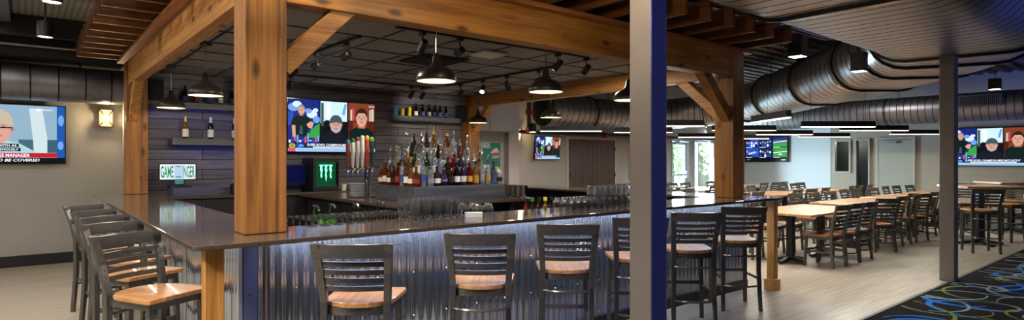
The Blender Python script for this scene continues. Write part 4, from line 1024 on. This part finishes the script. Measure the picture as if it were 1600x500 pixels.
m.build('print', [mat('sign_green', (40, 120, 100), .5), mat('sign_red', (204, 44, 44), .5), mat('sign_yellow', (214, 210, 60), .5), mat('sign_white', (226, 228, 224), .5), mat('sign_teal', (60, 130, 140), .5)], t)
# exit-side switch plates
m = MB(); m.box(14.86, 14.94, 10.8, 10.82, 1.98, 2.1); tag(m.build('wall_mounted_alarm', M_white, bevel=.004), 'small white box high on the wall beside the glazed exit door', 'alarm')

# ================================================================== lamps
def sconce(x, y, z, lab):
    t = empty('wall_sconce', lab, 'sconce', (x, y, z), 0, 'lattice wall sconces')
    m = MB(); m.box(-.09, .09, -.012, 0, -.135, .135); m.build('backplate', M_dark, t)
    gl = emit('sconce_glass', (255, 216, 140), 2.2)
    m = MB(); m.box(-.078, .078, -.10, -.014, -.12, .12); m.build('diffuser', gl, t, bevel=.01)
    m = MB()
    for z0 in (-.135, .122): m.box(-.095, .095, -.115, -.014, z0, z0+.013)
    for sx in (-1, 1): m.bar((sx*.09, -.108, -.13), (-sx*.09, -.108, .13), .020, .014, up=(0, 1, 0))
    for sx in (-1, 1): m.bar((sx*.09, -.108, -.13), (sx*.09, -.108, .13), .01, .01, up=(0, 1, 0)); m.bar((sx*.09, -.02, -.13), (sx*.09, -.108, .13), .01, .01); m.bar((sx*.09, -.108, -.13), (sx*.09, -.02, .13), .01, .01)
    m.build('cage', M_dark, t)
    light('sconce_light', 'POINT', (x, y-.17, z), 20, (1, .76, .42), radius=.04)
sconce(.936, 10.81, 2.13, 'lit lattice wall sconce left of the far left timber post')
sconce(9.0, 10.79, 2.11, 'lit lattice wall sconce between the beer sign and the small television')
def pendant(x, y, lab):
    t = empty('pendant_lamp', lab, 'pendant lamp', (x, y, 2.14), 0, 'dark dome pendants over the bar counter')
    m = MB(); m.lathe([(.160, 0), (.163, .004), (.160, .035), (.142, .075), (.10, .105), (.055, .125), (.036, .15), (.030, .20), (.02, .225), (0, .23)], 28); m.build('shade', M_dark, t, angle=60)
    m = MB(); m.lathe([(.157, .002), (.156, .034), (.138, .072), (.098, .101), (.05, .12), (0, .122)][::-1], 28); m.build('shade_lining', mat('cream_lining', (204, 192, 160), .5), t)
    m = MB(); m.lathe([(0, .028), (.03, .04), (.036, .065), (.02, .1), (.012, .12)], 12); m.build('bulb', emit('pendant_bulb', (255, 232, 190), 1.6), t)
    m = MB(); m.tube([(0, 0, .22), (0, 0, .505)], .006, 6); m.build('stem', M_chrome, t)
    m = MB(); m.lathe([(0, .49), (.05, .495), (.062, .515), (.062, .518), (0, .518)], 16); m.build('canopy', M_dark, t)
    light('pendant_light', 'POINT', (x, y, 2.15), 5, (1., .82, .58), radius=.03)
for x, y, l in ((1.385, 6.48, 'over the left counter, nearer one'), (1.385, 8.29, 'over the left counter, by the plank wall'), (2.58, 4.1, 'over the front counter, nearest the big timber post'), (3.79, 4.1, 'over the front counter, middle one'), (5.0, 4.1, 'over the front counter, half behind the near steel column'), (6.13, 6.52, 'over the right counter, in front of the big duct'), (6.05, 8.27, 'in front of the back right timber post')):
    pendant(x, y, 'dark dome pendant lamp '+l)
# tracks and their heads
def track(a, b, lab):
    m = MB(); m.bar((*a, 2.645), (*b, 2.645), .036, .022); m.box(a[0]-.02, a[0]+.02, a[1]-.02, a[1]+.02, 2.634, 2.657)
    tag(m.build('light_track', M_black), lab, 'track', 'black light tracks on the bar ceiling')
track((2.39, 5.15), (2.39, 7.9), 'black ceiling light track on the left side of the bar')
track((2.48, 4.55), (4.86, 4.55), 'black ceiling light track behind the front beam')
track((5.02, 5.2), (5.02, 7.7), 'black ceiling light track on the right side of the bar')
track((2.48, 8.03), (4.96, 8.03), 'black ceiling light track along the plank wall')
def head(x, y, tgt, lit, lab):
    t = empty('track_head', lab, 'spotlight', (x, y, 2.634), 0, 'black spotlights on the ceiling tracks')
    d = (Vector(tgt)-Vector((x, y, 2.5))).normalized()
    m = MB(); m.box(-.02, .02, -.03, .03, -.03, 0); m.tube([(0, 0, -.03), (0, 0, -.07), (.028, 0, -.09), (.036, 0, -.125)], .007, 6); m.build('yoke', M_black, t)
    c = Vector((0, 0, -.125)); a = c-d*.055; b = c+d*.06
    m = MB(); m.tube([a-d*.012, a, c, b], [.018, .032, .036, .038], 14); cn = m.build('can', M_black, t)
    m = MB(); m.tube([b+d*.0005, b+d*.003], .031, 14); m.build('lens', emit('spot_lens', (255, 246, 226), 14.) if lit else mat('dark_lens', (30, 30, 34), .1), cn)
    if lit: p = Vector((x, y, 2.634))+b+d*.02; light('spot_light', 'SPOT', p, 60, (1, .93, .82), target=tgt, spot=52, blend=.7, radius=.02)
WT = 9.0
for x, y, tg, lit, l in ((2.39, 5.42, (2.2, 8.9, 1.8), True, 'lit black spotlight nearest on the left track'), (2.39, 6.17, (1.9, 9, 1.9), False, 'unlit black spotlight second on the left track'), (2.39, 6.86, (2.1, 9, 1.9), False, 'unlit black spotlight third on the left track'), (2.39, 7.45, (2.6, 9, 2.0), False, 'unlit black spotlight fourth on the left track'),
    (2.72, 4.55, (2.75, 6.0, 1.0), True, 'lit black spotlight at the left end of the front track'), (3.12, 4.55, (4.0, 9, 1.9), False, 'unlit black spotlight second on the front track'), (4.38, 4.55, (4.0, 6.1, 1.2), True, 'lit black spotlight third on the front track'), (4.82, 4.55, (5.3, 6.5, 1.2), False, 'unlit black spotlight at the right end of the front track'),
    (5.02, 5.55, (5.2, 9.0, 1.8), False, 'unlit black spotlight nearest on the right track'), (5.02, 6.2, (6.2, 6.9, 1.5), False, 'unlit black spotlight second on the right track'), (5.02, 6.75, (4.1, 6.0, 1.25), True, 'lit black spotlight third on the right track'), (5.02, 7.3, (5.5, 9, 2.2), True, 'lit black spotlight farthest on the right track'),
    (4.6, 8.03, (4.6, 9, 1.9), False, 'unlit black spotlight on the wall track, right of the television'), (4.8, 8.03, (4.9, 9, 1.9), False, 'unlit black spotlight at the right end of the wall track'), (2.75, 8.03, (2.9, 9, 1.9), False, 'unlit black spotlight at the left end of the wall track')):
    head(x, y, tg, lit, l)
# tile ceiling bits
m = MB(); m.box(3.72, 4.02, 4.95, 5.25, 2.628, 2.656); tag(m.build('wireless_access_point', M_white, bevel=.008), 'white square access point on the tile ceiling', 'access point')
m = MB(); m.box(3.35, 3.95, 5.55, 6.15, 2.648, 2.656, 0)
for i in range(5): a = .06*i; m.box(3.38+a, 3.92-a, 5.57+a, 5.59+a, 2.638, 2.648); m.box(3.38+a, 3.92-a, 6.11-a, 6.13-a, 2.638, 2.648); m.box(3.36+a, 3.38+a, 5.57+a, 6.13-a, 2.638, 2.648); m.box(3.92-a, 3.94-a, 5.57+a, 6.13-a, 2.638, 2.648)
tag(m.build('ceiling_vent', M_dark), 'dark square louvred diffuser in the tile ceiling', 'vent')
m = MB(); m.lathe([(0, 0), (.03, 0), (.035, .012), (.01, .015), (.01, .02), (0, .02)], 10); tag(m.build('fire_sprinkler', M_chrome, loc=(5.7, 4.5, 2.637)), 'small sprinkler head on the tile ceiling near the steel column', 'sprinkler')
# cylinder and box downlights
def downlight(x, y, z, box, lab, power=60, s=.075, h=.17, tgt=None, hang=True):
    t = empty('downlight', lab, 'downlight', (x, y, z), 0, 'black downlights')
    m = MB()
    if box: m.box(-s, s, -s, s, .004, h)
    else: m.lathe([(0, h), (s, h), (s, .004), (s-.008, .004), (s-.008, .02), (0, .02)][::-1], 20)
    m.build('housing', M_black, t, bevel=.003)
    m = MB()
    if box: m.box(-s+.01, s-.01, -s+.01, s-.01, 0, .004)
    else: m.lathe([(0, .012), (s-.009, .012), (s-.009, .016), (0, .016)], 20)
    m.build('lens', emit('downlight_lens', (255, 246, 224), 10.), t)
    if hang: m = MB(); m.tube([(0, 0, h), (0, 0, (3.295 if x < 1 else CZ-.02)-z)], .008, 6); m.build('stem', M_dark, t)
    light('down_light', 'SPOT', (x, y, z-.012), power, (1., .9, .76), target=(x, y, 0) if tgt is None else tgt, spot=95, blend=.8, radius=s*.8)
downlight(.16, 8.0, 2.80, False, 'black cylinder downlight by the left joists, lower in view', 110)
downlight(.17, 6.25, 2.81, False, 'black cylinder downlight by the left joists, at the top edge', 110)
downlight(3.475, 3.25, 2.80, False, 'bright downlight between the joists above the front beam', 90, s=.06, h=.12)
downlight(7.23, 3.33, 2.75, True, 'black box downlight beside the last joist ends', 170, s=.085, h=.27)
downlight(9.1, 3.33, 2.75, True, 'black box downlight in front of the duct bend', 120, s=.085, h=.27)
downlight(13.8, 2.75, 2.8, True, 'black box downlight above the right-hand television', 120, s=.085, h=.2)
downlight(8.75, 9.9, 2.12, True, 'slim black box lamp in front of the wall duct', 25, s=.06, h=.2)
# ================================================================== ducts
def crom(pts, n=14):
    out = []; P = [pts[0]]+pts+[pts[-1]]
    for i in range(1, len(P)-2):
        p0, p1, p2, p3 = P[i-1:i+3]
        for k in range(n):
            t = k/n
            out.append(tuple(.5*((2*b)+(-a+c)*t+(2*a-5*b+4*c-d)*t*t+(-a+3*b-3*c+d)*t**3) for a, b, c, d in zip(p0, p1, p2, p3)))
    out.append(tuple(pts[-1])); return out
def stadium(a, b, n=10):
    o = []; w = max(0, a-b)
    for i in range(n+1): t = -pi/2+pi*i/n; o.append((w+b*cos(t), b*sin(t)))
    for i in range(n+1): t = pi/2+pi*i/n; o.append((-w+b*cos(t), b*sin(t)))
    return o
class Path:
    def __init__(s, pts):
        s.p = crom(pts); s.s = [0]
        for a, b in zip(s.p, s.p[1:]): s.s.append(s.s[-1]+sqrt(sum((a[i]-b[i])**2 for i in range(3))))
        s.L = s.s[-1]
    def at(s, d):
        d = min(max(d, 0), s.L)
        for i in range(len(s.s)-1):
            if s.s[i+1] >= d:
                t = (d-s.s[i])/max(1e-9, s.s[i+1]-s.s[i]); return [s.p[i][k]+(s.p[i+1][k]-s.p[i][k])*t for k in range(5)]
        return list(s.p[-1])
    def ring(s, d, off=0):
        x, y, z, a, b = s.at(d); p = s.at(d-.05); q = s.at(d+.05)
        t = Vector((q[0]-p[0], q[1]-p[1], 0)).normalized(); n = Vector((-t.y, t.x, 0))
        return [Vector((x, y, z))+n*u+Vector((0, 0, v)) for u, v in stadium(a+off, b+off)]
def duct_part(path, d0, d1, pitch, mats, parent, name='duct_section', groove=.010):
    m = MB(); st = [(d0, 0, 0)]; d = d0+pitch*.5
    while d < d1-.02:
        st += [(d-.009, 0, 0), (d-.005, -groove, 1), (d+.005, -groove, 1), (d+.009, 0, 1)]; d += pitch
    st.append((d1, 0, 0)); prev = None
    for dd, off, mi in st:
        r = [m.pt(p) for p in path.ring(dd, off)]
        if prev:
            for k in range(len(r)): m.face((prev[k], prev[(k+1) % len(r)], r[(k+1) % len(r)], r[k]), mi, True)
        prev = r
    return m.build(name, mats, parent, angle=35)
def flange(path, d, parent, wdt=.03, off=.035, mt=None):
    m = MB(); prev = None
    for dd, o in ((d-wdt/2, -.01), (d-wdt/2, off), (d+wdt/2, off), (d+wdt/2, -.01)):
        r = [m.pt(p) for p in path.ring(dd, o)]
        if prev:
            for k in range(len(r)): m.face((prev[k], prev[(k+1) % len(r)], r[(k+1) % len(r)], r[k]), 0, True)
        prev = r
    m.build('flange', mt or M_steelb, parent, angle=30)
big = empty('air_duct', 'big ribbed spiral air duct sweeping overhead and bending away to the back wall', 'air duct', (0, 0, 0))
pa = Path([(1.2, 2.12, 3.26, .96, .45), (4, 2.12, 3.26, .96, .45), (7, 2.12, 3.26, .96, .45), (8.9, 2.16, 3.25, .97, .45), (10.2, 2.72, 3.23, .92, .46), (11.25, 3.75, 3.18, .82, .47), (12.4, 5.3, 3.08, .68, .47), (13.5, 6.9, 2.98, .55, .46), (14.1, 8.2, 2.88, .46, .44), (13.75, 9.35, 2.78, .42, .41), (12.8, 9.98, 2.70, .40, .39), (11.3, 10.1, 2.66, .39, .385), (9.25, 10.1, 2.66, .385, .385)])
cuts = [0, 4.2, 7.75, 8.5, 9.5, 10.7, 12.4, 14.2, 15.3, 16.6, 18.3, 20.4, pa.L]
for a, b in zip(cuts, cuts[1:]): duct_part(pa, a, b, .19, [M_duct, M_seam], big)
for c in cuts[1:-1]: flange(pa, c, big)
flange(pa, 4.33, big, .07, .006, M_galv); flange(pa, 10.86, big, .06, .006, M_galv); flange(pa, 18.1, big, .06, .006, M_galv)
m = MB(); m.poly(pa.ring(pa.L)); m.build('end_cap', M_seam, big); m = MB(); m.poly(pa.ring(0)[::-1]); m.build('end_cap', M_seam, big)
for d in (2.0, 5.2, 10.0, 13.2, 19.2):
    r = pa.ring(d, .012); x, y, z, a, b = pa.at(d)
    for sgn in (r[5], r[16]): m = MB(); m.bar((sgn.x, sgn.y, z), (sgn.x, sgn.y, CZ-.02), .03, .004); m.build('hanger_strap', M_steelb, big)
def hang_top(x, y):
    """height a lamp cable hangs from: a duct's underside where one passes over, else the deck"""
    best = CZ-.02
    for px, py, pz, a, b in pa.p:
        d_ = sqrt((px-x)**2+(py-y)**2)
        if d_ < a-.02:
            w_ = max(0, a-b); e = max(0, d_-w_); best = min(best, pz-b*sqrt(max(0, 1-(e/b)**2))-.02)
    return best
# linear lamps over the dining room, in chevrons
def linear(p0, p1, lab):
    p0 = Vector((*p0, 0)); p1 = Vector((*p1, 0)); c = (p0+p1)/2; L = (p1-p0).length; rz = atan2(p1.y-p0.y, p1.x-p0.x)
    t = empty('linear_lamp', lab, 'lamp', (c.x, c.y, 2.05), rz, 'suspended linear lamps over the dining tables')
    a = L/2; m = MB(); m.box(-a, a, -.038, .038, .012, .105); m.build('housing', M_black, t, bevel=.003)
    m = MB(); m.box(-a+.004, a-.004, -.034, .034, .0, .0118); m.build('diffuser', M_led, t)
    for sx in (-1, 1):
        q = c+Vector((cos(rz), sin(rz), 0))*sx*a*.75; top = hang_top(q.x, q.y)
        m = MB(); m.tube([(sx*a*.75, 0, .105), (sx*a*.75, 0, top-2.05)], .003, 5); m.build('hanger_cable', M_dark, t)
    d = light('linear_light', 'AREA', (c.x, c.y, 2.043), 30, (1., .93, .8), target=(c.x, c.y, 0), size=L, size_y=.06); d.rotation_euler = (0, 0, rz)
def lp(x, y, u=.55): d = u*923/(250-y); k = (x-800)/923; return ((.6357+k*.772)*d, (.772-k*.6357)*d)
LIN = [((7.67, 8.46), (8.58, 7.70), 'in front of the small television and double door'), ((9.19, 7.91), (10.09, 7.16), 'half hidden by the near steel column, left of it'), ((7.70, 6.22), (8.57, 5.47), 'just right of the near steel column, upper one'), ((12.37, 8.6), (13.25, 7.8), 'in front of the glazed exit door, lower one'), ((14.05, 8.4), (14.95, 7.63), 'just right of the right timber post, lowest'),
       ((10.0, 6.2), (10.94, 5.45), 'passing behind the right timber post'), ((8.37, 4.51), (7.72, 3.67), 'slanted against the others, right of the right timber post'), ((12.37, 6.59), (13.31, 5.81), 'just above the split-picture television'), ((14.4, 6.6), (15.35, 5.83), 'right of the split-picture television, lowest'), ((10.09, 4.58), (11.04, 3.8), 'highest and largest in the middle of the dining room'), ((11.9, 4.68), (12.89, 3.87), 'above the dark doorway and pale door'), ((14.45, 4.67), (15.4, 3.9), 'reaching behind the right steel column')]
for a, b, l in LIN: linear(a, b, 'black suspended linear lamp '+l)
def pipe_duct(name, lab, pts, r, pitch, mats, caps=True):
    e = empty(name, lab, 'air duct', (0, 0, 0)); p = Path([(*q, r, r) for q in pts]); duct_part(p, 0, p.L, pitch, mats, e, groove=.004)
    for d in (p.L*.33, p.L*.66): flange(p, d, e, off=.012)
    m = MB(); m.poly(p.ring(p.L)); m.build('end_cap', mats[1], e); m = MB(); m.poly(p.ring(0)[::-1]); m.build('end_cap', mats[1], e)
    return e, p
ld, lpth = pipe_duct('air_duct', 'round galvanized duct along the left grey wall above the television', [(-4.9, 10.36, 2.56), (-2, 10.36, 2.56), (1.1, 10.36, 2.56)], .25, .30, [M_ductl, M_seam])
fd, fp = pipe_duct('air_duct', 'round duct along the far right wall with a supply grille, tinted blue', [(18.0, -3, 2.8), (18.0, 3, 2.8), (18.0, 10.4, 2.8)], .36, .16, [M_ductl, M_seam])
m = MB(); frame_yz(m, 3.38, 4.24, 2.79, 3.07, 17.60, 17.70, .035); 
for i in range(22): m.bar((17.62, 3.43+.036*i, 2.83), (17.62, 3.43+.036*i, 3.03), .006, .05, up=(0, 1, 0))
m.build('supply_grille', M_galv, fd)
for d in (2.5, 5.5, 8.6):
    for e, p in ((ld, lpth), (fd, fp)):
        if d < p.L: x, y, z, a, b = p.at(d); m = MB(); m.bar((x, y, z+a), (x, y, CZ-.02 if e is fd else 2.855), .03, .004); m.build('hanger_strap', M_steelb, e)
m = MB(); m.box(7.25, 8.45, 10.0, 10.6, 2.13, 2.8); m.box(7.62, 7.64, 9.985, 10.0, 2.13, 2.8); db = tag(m.build('duct_box', mat('grey_duct_box', (150, 146, 150), .5), bevel=.004), 'grey rectangular duct box high on the wall over the beer sign', 'air duct')
# pipes, conduit, soffit, perforated deck panel
m = MB(); m.tube([(8.6, 10.55, 2.16), (19.3, 10.55, 2.16)], .045, 10); m.tube([(9.08, 10.4, 2.18), (9.08, 10.4, 3.7)], .05, 10); pp = tag(m.build('sprinkler_pipe', M_black), 'black sprinkler pipe along the back wall above the double door', 'pipe')
m = MB()
for x, y, z in ((9.08, 10.4, 2.2), (9.08, 10.4, 2.62), (11.9, 10.55, 2.16), (14.6, 10.55, 2.16)): m.tube([(x-.06, y, z), (x+.06, y, z)], .07, 10); m.tube([(x, y, z-.06), (x, y, z+.06)], .065, 10)
m.build('red_fitting', M_red, pp)
m = MB(); m.box(-5, 1.1, 9.47, 9.60, 3.05, 3.72); tag(m.build('ceiling_girder', mat('girder_brown', (30, 27, 26), .6)), 'dark steel girder above the left joists', 'girder')
m = MB(); m.box(-5, 1.1, 9.95, 10.8, 2.86, 3.1); tag(m.build('shade_soffit', mat('soffit_shade', (26, 24, 25), .7)), 'dark soffit box put in for the unlit wall above the left round duct', 'soffit')  # dark box added where the wall above the duct is simply unlit
m = MB(); m.box(-.12, 1.15, 5.2, 9.46, 3.3, 3.32); tag(m.build('acoustic_panel', perforated()), 'perforated acoustic ceiling panel above the left joists', 'panel')
m = MB(); m.box(-.42, -.14, 5.2, 9.46, 3.18, 3.34); ctr = tag(m.build('cable_trough', mat('trough_grey', (96, 94, 104), .5, .4)), 'grey trough beside the perforated ceiling panel', 'trough')
for y, z, l in ((9.72, 3.12, 'upper'), (9.86, 2.98, 'lower')):
    m = MB(); m.tube([(-4, y, z), (.9, y, z)], .016, 8); cdt = tag(m.build('conduit', mat('conduit_grey', (160, 156, 146), .4, .4)), '%s thin pale conduit under the dark ceiling on the left' % l, 'conduit')
    for px in (-3, .6): m = MB(); m.tube([(px, y, z+.01), (px, y, CZ-.02)], .006, 6); m.build('hanger_rod', M_dark, cdt)
for o_, px, py, z0 in ((db, 7.4, 10.3, 2.8), (db, 8.3, 10.3, 2.8), (ctr, -.28, 6.0, 3.34), (ctr, -.28, 9.0, 3.34)):
    m = MB(); m.tube([(px, py, z0), (px, py, CZ-.02)], .008, 6); m.build('hanger_rod', M_dark, o_)
for k, (y, z) in enumerate(((3.07, 2.995), (3.13, 3.0), (3.19, 2.995))):
    m = MB(); m.tube([(1.2+i*.5, y+.012*sin(i*1.7+k), z+.008*sin(i*2.3+k)) for i in range(14)], .016, 7); tag(m.build('cable', (M_black, mat('cable_grey', (120, 122, 126), .5), M_black)[k]), ('black cable run above the joist ends, lowest', 'grey cable run above the joist ends', 'black cable run above the joist ends, behind the grey one')[k], 'cable')

# ================================================================== light
# round fill lamps added under the hall ceiling, unseen and without fixtures
for x, y, p in ((-1.6, 2.6, 165), (-2.2, 5.5, 120), (.5, 2.5, 120), (-1.2, 8.4, 45), (7.4, 6.0, 95), (15.5, 6.0, 95)):
    light('fill_lamp', 'AREA', (x, y, 3.6), p, (1., .92, .83), target=(x, y, 0), size=.55)
for x, y, p in ((2.25, 2.3, 36),): light('beam_fill', 'POINT', (x, y, 2.62), p, (1., .84, .62), radius=.12)  # unseen warm fill added for the front beam and near column
light('closet_fill', 'POINT', (20.0, 7.5, 2.1), 14, (1., .95, .88), radius=.1)  # fill added to lift the dark behind the small window
# fill lamps added under the bar's tile ceiling, without fixtures
for x, y in ((3.7, 7.2), (2.0, 5.0), (5.4, 5.0)): light('bar_fill', 'AREA', (x, y, 2.63), 30, (1., .88, .74), target=(x, y, 0), size=.16)
# blue strips added under the bottle shelves to tint the plank wall
for x0, x1, y, z in ((1.25, 2.88, 8.9, 2.18), (1.5, 2.88, 8.9, 1.69)):
    m = MB(); m.box(x0, x1, y, y+.015, z-.006, z+.002); tag(m.build('added_shelf_light', emit('blue_strip', (40, 60, 255), .12)), 'added blue strip tinting the wall under the %s left bottle shelf' % ('upper' if z > 2 else 'lower'), 'light strip')
    light('shelf_tint_fill', 'AREA', ((x0+x1)/2, y, z-.01), 1.6, (.16, .22, 1.), target=((x0+x1)/2, y+.3, 0), size=x1-x0, size_y=.02)
# cool strip under the counter edge and blue stage wash over the lanes
light('counter_strip', 'AREA', (3.8, 3.54, 1.027), 32, (.72, .80, 1.), target=(3.8, 3.56, 0), size=5.3, size_y=.03).rotation_euler = (radians(18), 0, 0)
light('counter_strip_left', 'AREA', (.86, 6.2, 1.024), 9, (1., .93, .84), target=(.9, 6.2, 0), size=.03, size_y=5.0).rotation_euler = (0, radians(-18), 0)
light('lane_wash', 'SPOT', (9.0, -1.8, .4), 420, (.10, .16, 1.), target=(7.6, 1.45, 2.8), spot=30, blend=.9, radius=.15)
light('lane_wash', 'SPOT', (3.6, -3.0, 3.65), 520, (.09, .14, 1.), target=(2.95, 2.2, 1.35), spot=34, blend=.8, radius=.15)
light('lane_wash', 'SPOT', (12, -1.5, .35), 800, (.10, .16, 1.), target=(10.4, 1.2, 3.0), spot=36, blend=.8, radius=.15)
light('lane_wash', 'SPOT', (16.9, -.6, .35), 800, (.08, .16, 1.), target=(17.7, 2.6, 3.1), spot=64, blend=.8, radius=.15)
light('lane_wash', 'SPOT', (9.8, -3.6, 2.6), 180, (.25, .3, 1.), target=(8.9, 2.2, 1.2), spot=40, blend=.8, radius=.15)
W = bpy.data.worlds.new('daylight'); SC.world = W; W.use_nodes = True
bg = W.node_tree.nodes['Background']; bg.inputs['Color'].default_value = (.72, .86, 1., 1); bg.inputs['Strength'].default_value = 9.
for x0, x1 in ((15.2, 16.12), (16.38, 17.56)):
    p = light('sky_portal', 'AREA', ((x0+x1)/2, 11.0, 1.1), 1, target=((x0+x1)/2, 5, 1.1), size=x1-x0, size_y=2.0); p.data.cycles.is_portal = True
sun = light('sun', 'SUN', (20, 20, 10), 13.0, (1, .96, .88), target=(17, 10, 0), size=.02)
light('window_daylight', 'AREA', (16.4, 11.3, 1.6), 900, (.7, .86, 1.), target=(14, 6, .6), size=2.2, size_y=1.8)
# ================================================================== camera and look
cd = bpy.data.cameras.new('camera'); cam = bpy.data.objects.new('camera', cd); COL.objects.link(cam)
cam.location = (0, 0, 1.5); cam.rotation_euler = (radians(90), 0, -atan2(.6357, .7720))
cd.sensor_fit = 'HORIZONTAL'; cd.sensor_width = 36; cd.lens = 36*923/1600; cd.clip_start = .05; cd.clip_end = 100
SC.camera = cam
SC.view_settings.view_transform = 'Standard'; SC.view_settings.look = 'None'
SC.view_settings.gamma = 1; SC.view_settings.use_curve_mapping = False
SC.view_settings.exposure = 0.0
SC.cycles.max_bounces = 12; SC.cycles.transparent_max_bounces = 16; SC.cycles.transmission_bounces = 12
SC.cycles.use_denoising = True; SC.cycles.caustics_reflective = False; SC.cycles.caustics_refractive = False
SC.cycles.sample_clamp_indirect = 6
